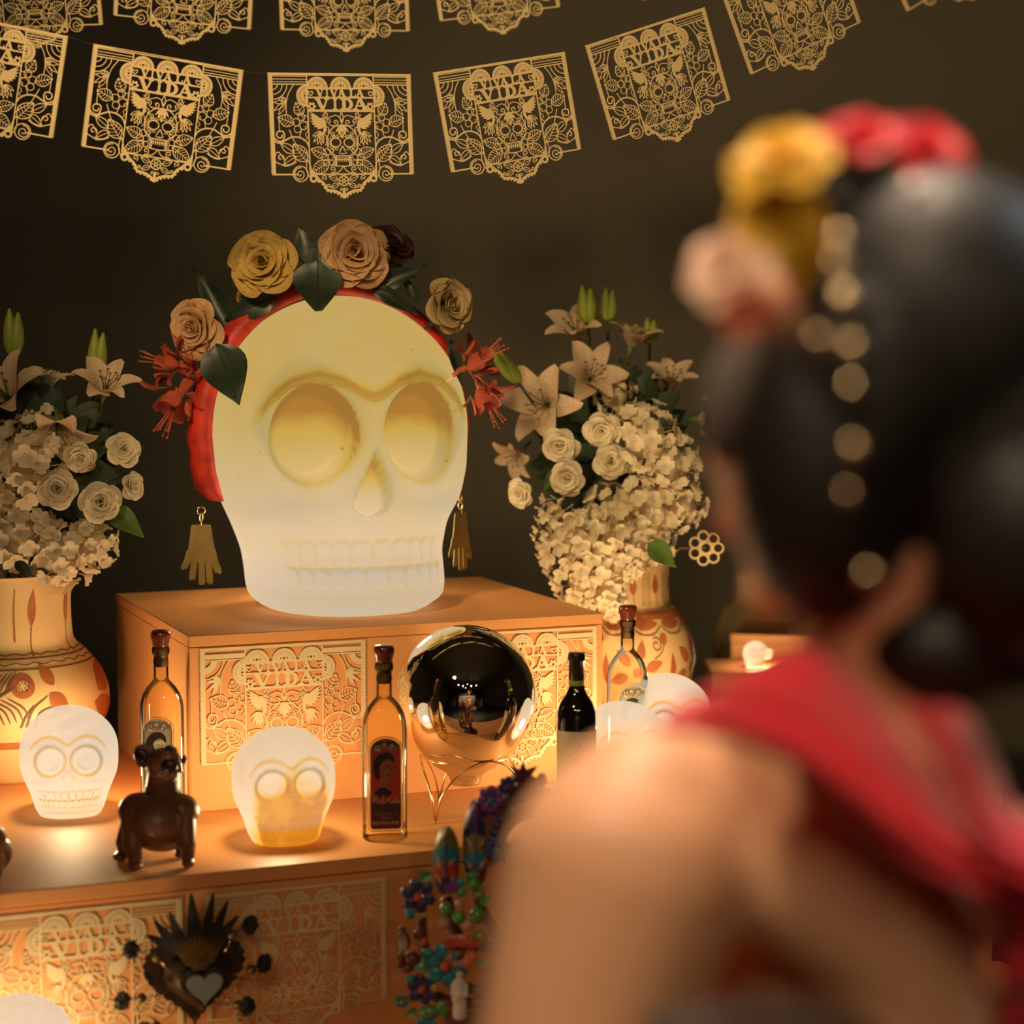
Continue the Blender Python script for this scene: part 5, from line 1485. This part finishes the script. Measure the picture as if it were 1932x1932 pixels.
def plaque(cx, y0, y1, w, bands, stripe):
    """tall leaf plaque with coloured bands and a beaded midrib"""
    h = y1-y0; mats = [M[c] for c in bands]+[M[stripe], M['c_pink']]
    b = MB(); nb = len(bands); n = 26; m = 10
    rows = []
    for i in range(n+1):
        v = i/n; hw = w/2*math.sin(PI*min(1, .02+.78*v**.75))**.8
        for j in range(m+1):
            u = 2*j/m-1; rows.append(T(cx+hw*u, y0+h*v, -.014*(1-u*u)-.006))
    f = grid_faces(n+1, m+1); fm = []
    b.add(rows, f)
    b.m = [min(nb-1, max(0, int(((k//m)/n+ .10*abs(2*((k % m)+.5)/m-1)*-1+.05)*nb))) for k in range(len(f))]
    k0 = len(rows); b.add([r+Vector((0, .02, 0)) for r in rows], [q[::-1] for q in f])
    for i in range(16): v = .08+.84*i/15; ellipsoid(b, T(cx, y0+h*v, -.021), (.0022, .0022, .0026), 7, 5, mi=nb)
    for sg in (-1, 1):
        for v in (.50, .78): tube(b, [T(cx+sg*w*.34, y0+h*(v-.09), -.017), T(cx+sg*w*.22, y0+h*v, -.021), T(cx+sg*w*.12, y0+h*(v+.06), -.020)], [.0005, .0022, .0006], 6, mi=nb+1)
    return b.build('leaf_plaque', mats, tree)
plaque(842, 1562, 1680, 50, ['c_olive', 'c_teal', 'c_red', 'c_navy'], 'c_navy')
plaque(898, 1510, 1660, 50, ['c_purple', 'c_navy', 'c_olive', 'c_teal', 'c_plum'], 'c_purple')
def tflower(x, y, r, pc, cc, n=6, d=-.02, nm='flower'):
    b = MB()
    for i in range(n):
        t = i*2*PI/n+.3; ellipsoid(b, T(x+r*.62*math.cos(t), y+r*.62*math.sin(t), d), (r*.42*tp, r*.16*tp, r*.36*tp), 10, 8, R=Matrix.Rotation(t, 3, 'Y'))
    o = b.build(nm, M[pc], tree)
    b = MB(); ellipsoid(b, T(x, y, d-.005), (r*.27*tp,)*3, 12, 8); b.build('centre', M[cc], o)
for a_ in ((790, 1683, 33, 'c_navy', 'c_red'), (798, 1857, 30, 'c_navy', 'c_red'), (842, 1812, 42, 'c_teal', 'c_red'), (868, 1788, 34, 'c_orange', 'c_brown', 8), (926, 1502, 26, 'c_purple', 'c_teal', 7), (958, 1476, 18, 'c_navy', 'c_purple', 7), (806, 1928, 22, 'c_teal', 'c_pink', 9), (760, 1880, 14, 'c_teal', 'c_yellow'), (795, 1716, 12, 'c_yellow', 'c_orange', 5), (937, 1595, 22, 'c_navy', 'c_teal', 9)):
    tflower(*a_)
def ball(nm, x, y, rx, ry, c, d=-.02):
    b = MB(); ellipsoid(b, T(x, y, d), (rx*tp, min(rx, ry)*tp, ry*tp), 14, 10); return b.build(nm, M[c], tree)
for x, y, rx, ry, c in ((842, 1708, 12, 14, 'c_green'), (866, 1722, 14, 15, 'c_green'), (838, 1735, 12, 12, 'c_pink'), (882, 1738, 13, 12, 'c_pink'), (868, 1702, 9, 13, 'c_pink'), (763, 1768, 13, 22, 'c_brown'), (792, 1755, 12, 10, 'c_plum'), (800, 1768, 10, 9, 'c_red'), (780, 1800, 16, 14, 'c_plum'), (758, 1805, 9, 16, 'c_plum'), (770, 1818, 12, 10, 'c_plum'), (808, 1790, 14, 10, 'c_teal'), (868, 1658, 10, 9, 'c_teal'), (870, 1676, 12, 9, 'c_green'), (893, 1660, 14, 14, 'c_green'), (776, 1838, 10, 8, 'c_teal'), (812, 1900, 20, 14, 'c_green'), (905, 1680, 10, 10, 'c_olive'), (760, 1745, 8, 7, 'c_brown'), (775, 1715, 10, 12, 'c_teal'), (900, 1720, 14, 16, 'c_green'), (905, 1760, 16, 16, 'c_olive'), (820, 1855, 8, 9, 'c_yellow')):
    ball('fruit', x, y, rx, ry, c)
for x in (758, 763, 768):
    b = MB(); tube(b, [T(x, 1755, -.032), T(x+1, 1770, -.037), T(x, 1786, -.032)], [.0004, .0016, .0004], 6); b.build('seed', M['c_white'], tree)
b = MB(); box(b, -.035, .012, -.035, -.005, 0, .008); o = b.build('shelf', M['c_red'], tree, False); o.location = T(890, 1772, 0)
b = MB(); p0, p1, p2, p3 = T(840, 1660, -.03), T(862, 1648, -.03), T(866, 1668, -.03), T(842, 1676, -.03); b.add([p0, p1, p2, p3]+[q+Vector((0, .01, 0)) for q in (p0, p1, p2, p3)], [(3, 2, 1, 0), (0, 1, 5, 4), (1, 2, 6, 5), (2, 3, 7, 6), (3, 0, 4, 7), (4, 5, 6, 7)]); b.build('ribbon', M['c_purple'], tree, False)
gm = leafmesh('gglaze', .1, .05, M['c_green'])
for (x0, y0, x1, y1) in ((815, 1650, 788, 1634), (818, 1640, 790, 1652), (800, 1800, 782, 1818), (785, 1805, 812, 1825), (905, 1640, 880, 1640), (880, 1650, 912, 1668), (770, 1880, 752, 1868), (790, 1895, 765, 1905), (830, 1880, 842, 1910), (905, 1700, 925, 1680), (900, 1810, 925, 1800)):
    o = link('leaf', gm, tree); a_, b_ = T(x0, y0, -.02), T(x1, y1, -.03); o.location = a_; orient(o, b_-a_, (0, -1, .2)); s = (b_-a_).length/.1; o.scale = (s, s*1.1, s)
# star ornament and wires along the top of the arch
b = MB(); pts = []
for i in range(14):
    t = i*PI/7; r = 34 if i % 2 == 0 else 15; pts.append((987+r*math.sin(t), 1466-r*math.cos(t)*.95))
rows = [T(x, y, -.006) for x, y in pts]+[T(x, y, .006) for x, y in pts]+[T(987, 1466, -.014)]
b.add(rows, [(i, (i+1) % 14, 28) for i in range(14)]+[(i+14, (i+1) % 14+14, (i+1) % 14, i) for i in range(14)]+[tuple(range(14, 28))]); b.build('star', M['c_plum'], tree, False)
ball('knob', 1010, 1478, 14, 12, 'c_brown', -.004); ball('knob', 1022, 1470, 10, 13, 'c_brown', .0)
b = MB()
for x in range(915, 1010, 9): tube(b, [T(x, 1540-(x-915)*.42, .0), T(x-3, 1512-(x-915)*.36, .0)], .0006, 4)
b.build('wires', M['c_brown'], tree)
b = MB(); tube(b, crom([T(985, 1478, 0), T(990, 1495, 0), T(995, 1530, 0)], 4), .003, 6); b.build('stalk', M['c_brown'], tree)
# little standing figure in front of the tree
fg = empty('statuette', P(868, 1921, 2.70), 0, 'small pale clay statuette of a robed person held by the painted tree', 'figurine')
b = MB(); s = 2.70/FPX
capsule(b, (0, 0, 6*s), (0, 0, 52*s), 15*s, 13*s); capsule(b, (-2*s, 0, 40*s), (-2*s, 0, 66*s), 15*s, 14*s); capsule(b, (0, 0, 62*s), (0, 0, 78*s), 6*s, 5*s); ellipsoid(b, (0, 0, 87*s), (8*s, 8*s, 10*s), 14, 10)
capsule(b, (-13*s, -2*s, 66*s), (-14*s, -9*s, 50*s), 5*s, 4*s); capsule(b, (-14*s, -9*s, 50*s), (2*s, -15*s, 54*s), 4*s, 3.5*s); capsule(b, (11*s, -2*s, 66*s), (12*s, -9*s, 48*s), 5*s, 4*s); capsule(b, (12*s, -9*s, 48*s), (-4*s, -15*s, 46*s), 4*s, 3.5*s)
ellipsoid(b, (0, 0, 3*s), (15*s, 12*s, 6*s), 14, 8)
blob(b, None, 1.3*s, 'body', M['c_white'], fg, 2)
b = MB(); ellipsoid(b, (0, 2*s, 91*s), (8.6*s, 8.6*s, 8*s), 12, 9); b.build('hair', M['c_brown'], fg)
b = MB(); ellipsoid(b, (-2.5*s, -7.6*s, 87*s), (1.2*s, .6*s, .9*s), 6, 5); ellipsoid(b, (2.5*s, -7.6*s, 87*s), (1.2*s, .6*s, .9*s), 6, 5); b.build('eyes', M['c_brown'], fg)
b = MB(); box(b, -.02, .02, -.01, .03, -.004, 0); b.build('foot_plate', M['c_brown'], fg, False)
# ------------------------------------------------------------------ the woman in the foreground, seen from behind her left shoulder
M['skin'] = mat('warm_skin', (.68, .35, .19), .5, noise=.10, nscale=6, spec=.4)
M['hair'] = mat('black_hair', (.012, .010, .008), .52, noise=.3, nscale=60, bump=.8, bscale=90, spec=.25)
M['shawl'] = mat('red_satin_shawl', (.72, .022, .035), .5, noise=.12, nscale=9, sheen=.2)
M['dress'] = mat('dark_dress', (.035, .016, .010), .8, noise=.3, nscale=12)
M['lips'] = mat('dark_red_lips', (.25, .02, .02), .4)
M['eye_white'] = mat('eye_white', (.7, .65, .6), .2)
M['yellow_petal'] = mat('yellow_petal', (.90, .52, .03), .6, noise=.15, nscale=40)
M['red_petal'] = mat('scarlet_petal', (.80, .015, .03), .55, noise=.15, nscale=40)
M['pink_petal'] = mat('pale_pink_petal', (.85, .55, .38), .6, noise=.15, nscale=40)
M['coral_petal'] = mat('coral_petal', (.75, .22, .10), .6, noise=.15, nscale=40)
M['gold'] = mat('gold_disc', (.80, .58, .30), .25, metal=.9)
WY = 1.2; wp = WY/FPX
woman = empty('person', P(1500, 1932, WY), 0, 'woman with black hair, red shawl and bare shoulder, seen close from behind', 'person')
WL = woman.location.copy()
def Wd(x, y, d=0.):
    p = P(x, y, WY+d); return p-WL
HD = Wd(1668, 800, .02)                                  # head centre
HRm = Matrix.Rotation(math.radians(-118), 3, 'Z')
def Hh(x, y, z): return HD + HRm @ Vector((x, y, z))
b = MB()
# head: skull, face, jaw, chin, nose, brow, lips, ears
ellipsoid(b, Hh(0, .022, .040), (.076, .080, .088), 20, 16)
ellipsoid(b, Hh(0, -.030, .030), (.066, .058, .070), 20, 16)
ellipsoid(b, Hh(0, -.045, -.035), (.056, .046, .062), 20, 16)
ellipsoid(b, Hh(0, -.055, -.085), (.030, .030, .026), 14, 12)
ellipsoid(b, Hh(0, -.070, -.104), (.018, .015, .016), 12, 10)
for sg in (-1, 1):
    ellipsoid(b, Hh(sg*.036, -.060, -.025), (.022, .024, .022), 12, 10)
    capsule(b, Hh(sg*.055, .0, -.045), Hh(sg*.022, -.060, -.098), .016, .014, 10)
    ellipsoid(b, Hh(sg*.026, -.078, .030), (.024, .014, .008), 12, 8)
    e = Hh(sg*.076, .012, -.008); ellipsoid(b, e, (.010, .018, .030), 12, 10, R=HRm)
capsule(b, Hh(0, -.086, .018), Hh(0, -.106, -.022), .006, .010, 10)
ellipsoid(b, Hh(0, -.100, -.028), (.015, .010, .008), 10, 8)
ellipsoid(b, Hh(0, -.088, -.062), (.024, .012, .010), 12, 8)
# neck into shoulders
capsule(b, Hh(0, .015, -.060), Wd(1650, 1330, .02), .054, .050, 16)
capsule(b, Wd(1655, 1300, .02), Wd(1650, 1480, .03), .052, .080, 16)
# shoulders, back and upper arm
capsule(b, Wd(1210, 1560, -.02), Wd(1560, 1560, .03), 190*wp, 150*wp, 20)
capsule(b, Wd(1560, 1560, .03), Wd(1985, 1680, .06), 140*wp, 150*wp, 20)
capsule(b, Wd(1185, 1640, -.03), Wd(1080, 2050, -.05), 232*wp, 190*wp, 20)
capsule(b, Wd(1330, 1560, -.03), Wd(1680, 1800, -.03), 120*wp, 130*wp, 20)
capsule(b, Wd(1690, 1780, -.02), Wd(1700, 2300, -.02), 165*wp, 190*wp, 20)
ellipsoid(b, Wd(1520, 2080, .06), (460*wp, .085, 420*wp), 28, 20)
capsule(b, Wd(1500, 2300, .04), Wd(1520, 3100, .05), .12, .13, 20)
# left arm on down to the hand
capsule(b, Wd(1080, 2050, -.05), Wd(1060, 2900, -.02), 180*wp, .042, 16)
capsule(b, Wd(1060, 2900, -.02), Wd(1250, 3500, .10), .042, .028, 16)
hb_ = Wd(1250, 3500, .10); ellipsoid(b, hb_+Vector((.02, .03, -.05)), (.035, .022, .05), 14, 10)
for i in range(4):
    f0 = hb_+Vector((-.005+.018*i, .03, -.085)); capsule(b, f0, f0+Vector((0, .012, -.035-.006*(i in (1, 2)))), .0095, .0085, 10); capsule(b, f0+Vector((0, .012, -.035)), f0+Vector((0, .0, -.062-.008*(i in (1, 2)))), .0085, .0075, 10)
capsule(b, hb_+Vector((-.015, .02, -.03)), hb_+Vector((-.035, .035, -.075)), .011, .009, 10)
body = blob(b, None, .0055, 'body', M['skin'], woman, 10)
# eyes, lips
for sg in (-1, 1):
    b = MB(); ellipsoid(b, Hh(sg*.027, -.079, .010), (.012, .009, .008), 12, 8, R=HRm); e = b.build('eye', M['eye_white'], woman)
    b = MB(); ellipsoid(b, Hh(sg*.027, -.087, .010), (.005, .003, .005), 10, 8); b.build('iris', M['hair'], e)
    b = MB(); tube(b, [Hh(sg*.014, -.093, .024), Hh(sg*.028, -.093, .030), Hh(sg*.046, -.080, .024)], [.002, .003, .001], 6); b.build('eyebrow', M['hair'], woman)
b = MB(); ellipsoid(b, Hh(0, -.100, -.060), (.020, .006, .0045), 12, 8, R=HRm); ellipsoid(b, Hh(0, -.099, -.068), (.017, .006, .0045), 12, 8, R=HRm); b.build('lips', M['lips'], woman)
# hair: one swept-back mass with a rolled top and a low knot
b = MB()
ellipsoid(b, Hh(0, .035, .050), (.088, .092, .098), 24, 18)
ellipsoid(b, Hh(.0, .075, -.005), (.080, .070, .095), 24, 18)
ellipsoid(b, Hh(-.035, .045, .0), (.056, .075, .10), 20, 16)
ellipsoid(b, Hh(.03, .10, -.06), (.060, .058, .066), 20, 16)
ellipsoid(b, Wd(1800, 560, .03), (230*wp, .075, 200*wp), 24, 16)
ellipsoid(b, Wd(1880, 800, .05), (200*wp, .08, 330*wp), 24, 16)
ellipsoid(b, Wd(1640, 760, -.03), (150*wp, .055, 270*wp), 20, 16)
ellipsoid(b, Wd(1560, 900, -.02), (170*wp, .06, 280*wp), 20, 16)
ellipsoid(b, Wd(1760, 1080, .03), (200*wp, .07, 170*wp), 20, 16)
ellipsoid(b, Wd(1790, 1215, .0), (200*wp, .06, 120*wp), 20, 16)
hair = blob(b, None, .005, 'hair', M['hair'], woman, 6)
rr = random.Random(5); b = MB()
for i in range(46):
    t = i/45; ph = rr.uniform(-.2, .2)
    p = [Wd(1560+300*t, 430-40*math.sin(t*PI)+rr.uniform(-8, 8), -.02), Wd(1610+290*t, 600, -.060+.05*t), Wd(1600+310*t, 820, -.070+.05*t), Wd(1600+260*t, 1050, -.055+.04*t)]
    tube(b, crom(p, 5), [.0006]+[.0026]*14+[.0006], 5)
b.build('hair_strands', M['hair'], woman)['kind'] = 'stuff'
# veil of fine hair and net at the temple
b = MB(); tube(b, crom([Wd(1470, 560, -.02), Wd(1400, 690, -.02), Wd(1370, 800, -.015), Wd(1360, 880, -.01)], 6), [.004+.013*math.sin(PI*i/18) for i in range(19)], 10); b.build('side_lock', mat('brown_net', (.10, .075, .062), .8), woman)
# shawl: two folded bands of cloth round the neck
def cloth(nm, top, bot, d0, d1, bulge=.03, folds=3, th=.004):
    n, m_ = 36, 14
    tq = crom(top, n//(len(top)-1)); bq = crom(bot, n//(len(bot)-1)); n2 = min(len(tq), len(bq)); rows = []
    for i in range(n2):
        for j in range(m_+1):
            v = j/m_; x = tq[i][0]*(1-v)+bq[i][0]*v; y = tq[i][1]*(1-v)+bq[i][1]*v
            d = d0*(1-v)+d1*v-bulge*math.sin(PI*v)+.006*math.sin(folds*2*PI*v+i*.12)
            rows.append(Wd(x, y, d))
    b = MB(); f = grid_faces(n2, m_+1); b.add(rows, f)
    o = b.build(nm, M['shawl'], woman); s = o.modifiers.new('s', 'SOLIDIFY'); s.thickness = th
    return o
cloth('shawl', [(1455, 1225), (1560, 1215), (1640, 1300), (1760, 1440), (1850, 1560), (1990, 1640)],
      [(1235, 1372), (1380, 1400), (1520, 1465), (1680, 1590), (1800, 1650), (1990, 1700)], -.02, -.13, .035)
cloth('shawl_fold', [(1800, 1330), (1840, 1360), (1880, 1460), (1930, 1530), (2050, 1560)],
      [(1700, 1345), (1760, 1420), (1830, 1560), (1900, 1630), (2050, 1690)], -.05, -.15, .03)
cloth('shawl_back', [(1455, 1225), (1400, 1290), (1300, 1330), (1250, 1360)], [(1640, 1330), (1560, 1400), (1400, 1400), (1300, 1378)], .05, .05, .0, 1)
cloth('shawl_end', [(1890, 1640), (1930, 1660), (2000, 1660), (2100, 1670)], [(1880, 2000), (1930, 2010), (2000, 2000), (2100, 2000)], -.08, -.02, .02)
cloth('dress', [(1225, 1905), (1400, 1885), (1560, 1890), (1700, 1985), (1800, 2200)], [(1000, 3200), (1300, 3200), (1550, 3200), (1750, 3200), (1990, 3200)], -.16, -.19, .04)['label'] = 'dark dress back'
bpy.data.objects['dress'].data.materials[0] = M['dress']
# flowers in her hair
def hairflower(nm, x, y, r, m, face, d=0., sd=0, sx=1, sz=1):
    o = rose(nm, Vector(Wd(x, y, d)), face, r*wp, M[m], seed=sd, open_=.85); o.parent = woman; return o
def rosep(nm, x, y, r, m, face, d, sd):
    o = rose(nm, Wd(x, y, d), face, r*wp, M[m], seed=sd, key='h'); o.parent = woman; return o
rosep('yellow_flower', 1478, 325, 100, 'yellow_petal', (-.3, -.7, .9), -.02, 1)
rosep('yellow_flower', 1470, 415, 90, 'yellow_petal', (-.4, -1, -.1), -.015, 2)
rosep('yellow_flower', 1530, 480, 62, 'yellow_petal', (-.1, -1, -.3), -.01, 9)
rosep('pink_flower', 1382, 520, 92, 'pink_petal', (-.4, -.8, .5), -.01, 3)
rosep('coral_flower', 1412, 588, 58, 'coral_petal', (-.1, -1, -.3), -.025, 4)
rosep('red_flower', 1560, 288, 70, 'red_petal', (-.1, -.3, 1), .03, 5)
rosep('red_flower', 1630, 285, 88, 'red_petal', (.1, -.5, 1), .02, 6)
rosep('red_flower', 1735, 300, 92, 'red_petal', (.3, -.7, .8), .02, 7)
b = MB(); ellipsoid(b, Wd(1590, 420, .03), (120*wp, .03, 110*wp), 16, 12); b.build('hair_roll', M['hair'], woman)
b = MB(); ellipsoid(b, Wd(1728, 360, -.04), (24*wp, 8*wp, 22*wp), 14, 10); b.build('pearl', mat('silver_pearl', (.85, .75, .72), .15, metal=.4), woman)
for x, y, r in ((1585, 450, 28), (1580, 500, 32), (1592, 565, 34), (1545, 640, 30), (1608, 655, 28), (1606, 730, 24), (1612, 845, 30), (1600, 930, 22), (1640, 1085, 28)):
    b = MB(); ellipsoid(b, Wd(x, y, -.085), (r*wp*.62, .004, r*wp*.62), 14, 8); b.build('gold_disc', M['gold'], woman)

# ------------------------------------------------------------------ what the mirror ball reflects: the hall behind the camera
M['panel_pink'] = mat('pale_pink_panel', (.62, .42, .36), .7)
M['panel_beam'] = mat('grey_beam', (.16, .12, .11), .7)
t = empty('backdrop_stand', (.5, -4.6, 0), 0, 'pale pink backdrop wall with a dark beam, reflected in the mirror ball', 'backdrop')
b = MB(); box(b, -1.7, 1.7, 0, .08, 0, 2.3); b.build('panel', M['panel_pink'], t, False)
b = MB(); box(b, -1.95, 1.95, -.1, .12, 2.3, 2.55); b.build('beam', M['panel_beam'], t, False)
for sg in (-1, 1):
    b = MB(); box(b, sg*1.82-.12, sg*1.82+.12, -.1, .12, 0, 2.3); b.build('post', M['panel_beam'], t, False)
light('SPOT', 'hall_panel_light', (.5, -2.4, 3.3), 160, (1, .84, .78), .05, (.5, -4.5, 1.1), 100)
def bystander(x, y, top, skirt, label, sc=1., yaw=PI):
    root = empty('person', (x, y, 0), yaw, label, 'person', 'people far across the hall, reflected in the mirror ball')
    b = MB()
    capsule(b, (0, 0, 1.0), (0, 0, 1.38), .13, .15); capsule(b, (-.15, 0, 1.38), (.15, 0, 1.38), .07, .07)
    capsule(b, (0, 0, 1.4), (0, 0, 1.52), .055, .05); ellipsoid(b, (0, -.01, 1.61), (.075, .09, .115), 14, 12); ellipsoid(b, (0, -.10, 1.60), (.012, .014, .02), 8, 6)
    for sg in (-1, 1):
        capsule(b, (sg*.19, 0, 1.38), (sg*.24, .02, 1.10), .048, .038); capsule(b, (sg*.24, .02, 1.10), (sg*.16, -.14, .98), .036, .026); ellipsoid(b, (sg*.12, -.17, .98), (.04, .045, .025), 10, 8)
        capsule(b, (sg*.09, 0, .95), (sg*.10, 0, .5), .085, .055); capsule(b, (sg*.10, 0, .5), (sg*.10, .02, .06), .052, .035); ellipsoid(b, (sg*.10, -.05, .035), (.04, .11, .035), 12, 8)
        for k in range(4): capsule(b, (sg*(.10-.012*k), -.195, .985), (sg*(.085-.016*k), -.235, .975), .010, .008, 8, 2)
    blob(b, None, .018, 'body', M['skin'], root, 3)
    b = MB(); lathe(b, [(.17, .98), (.16, 1.05), (.175, 1.25), (.205, 1.40), (.13, 1.47), (.07, 1.49)], 20, sy=.72); b.build('blouse', M[top], root)
    b = MB(); lathe(b, [(.34, .05), (.31, .3), (.24, .7), (.175, 1.0), (.165, 1.05)], 24, sy=.85); b.build('skirt', M[skirt], root)
    b = MB(); ellipsoid(b, (0, .02, 1.66), (.092, .098, .105), 14, 10); ellipsoid(b, (0, .06, 1.56), (.085, .06, .11), 14, 10); b.build('hair', M['hair'], root)
    return root
M['b_red'] = mat('dark_red_cloth', (.25, .02, .025), .8); M['b_white'] = mat('white_cloth', (.7, .62, .55), .8); M['b_purple'] = mat('violet_cloth', (.12, .03, .16), .8); M['b_pink'] = mat('rose_cloth', (.6, .18, .16), .8)
for i, (x, y, tp_, sk, lb) in enumerate(((-1.1, -3.6, 'b_white', 'panel_beam', 'bystander in a white blouse and grey skirt, leftmost of the reflected row'), (-.35, -3.2, 'b_white', 'b_red', 'bystander in a white blouse and wide dark red skirt'), (.40, -3.9, 'b_pink', 'b_red', 'bystander in a rose blouse and red skirt'), (1.1, -3.1, 'b_white', 'b_pink', 'bystander in a white blouse and rose skirt'), (1.85, -3.8, 'b_purple', 'b_purple', 'bystander dressed all in violet, rightmost before the pink panel'), (2.9, -2.6, 'b_white', 'b_white', 'bystander all in white at the side of the pink panel'))):
    bystander(x, y, tp_, sk, lb)
M['lamp_on'] = mat('spot_lens', (1, .95, .85), .5, emit=30)
for i, (x, y) in enumerate(((-.9, -1.2), (-.3, -1.6), (.3, -1.1), (.9, -1.5), (1.6, -1.3), (.1, -2.4))):
    w_ = ('far left of the row', 'left of centre, second from the left', 'right of centre, nearest the altar', 'second from the right', 'far right of the row', 'in the middle, nearest the pink backdrop')[i]
    t = empty('spot_lamp', (x, y, 3.3), 0, 'black ceiling spot lamp '+w_, 'lamp', 'ceiling spots reflected in the mirror ball')
    b = MB(); lathe(b, [(.02, .29), (.02, .14), (.055, .13), (.06, .02), (.058, .0)], 16, caps=True); b.build('housing', M['tin_black'], t)
    b = MB(); lathe(b, [(.001, -.006), (.05, -.004), (.055, .0)], 16); b.build('lens', M['lamp_on'], t)
# orange openwork hand in front of the altar, below the picture, caught by the mirror ball
def openhand():
    root = empty('openwork_hand', (-.02, 1.95, 0), 0, 'orange openwork hand sculpture standing before the altar, seen only in the mirror ball', 'sculpture')
    y0, y1 = -.02, .02
    b = MB()
    o = Orn(lambda x, z, h: (x, -.02+h*.04, z), 1, True, 2)
    for iz in range(5):
        for ix in range(5):
            x = -.16+ix*.08+(.02 if iz % 2 else 0)-(.01); z = .40-iz*.075; o.arc(x, z, .034, 0, 360, .020, n=14)
    o.rib([(-.20, .46), (.20, .46)], .05, raw=True); o.rib([(-.21, .05), (-.21, .46)], .03, raw=True); o.rib([(.22, .05), (.22, .46)], .03, raw=True); o.rib([(-.2, .02), (.2, .02)], .06, raw=True)
    o.mb.build('lattice', M['orange'], root, False)
    for x, h in ((-.19, .14), (-.125, .19), (.125, .19), (.19, .14)):
        o = Orn(lambda x_, z, h_: (x_, -.02+h_*.04, z), 1, True, 2); o.rib([(x, .46), (x, .46+h*.7), (x, .46+h), (x, .46+h+.025)], [.036, .036, .03, .004], n=4); o.mb.build('finger', M['orange'], root, False)
    o = Orn(lambda x_, z, h_: (x_, -.03+h_*.04, z), 1, True, 2); o.arc(0, .48, .075, 0, 180, .05); o.mb.build('arch', M['c_red'], root, False)
openhand()
bpy.context.view_layer.update()
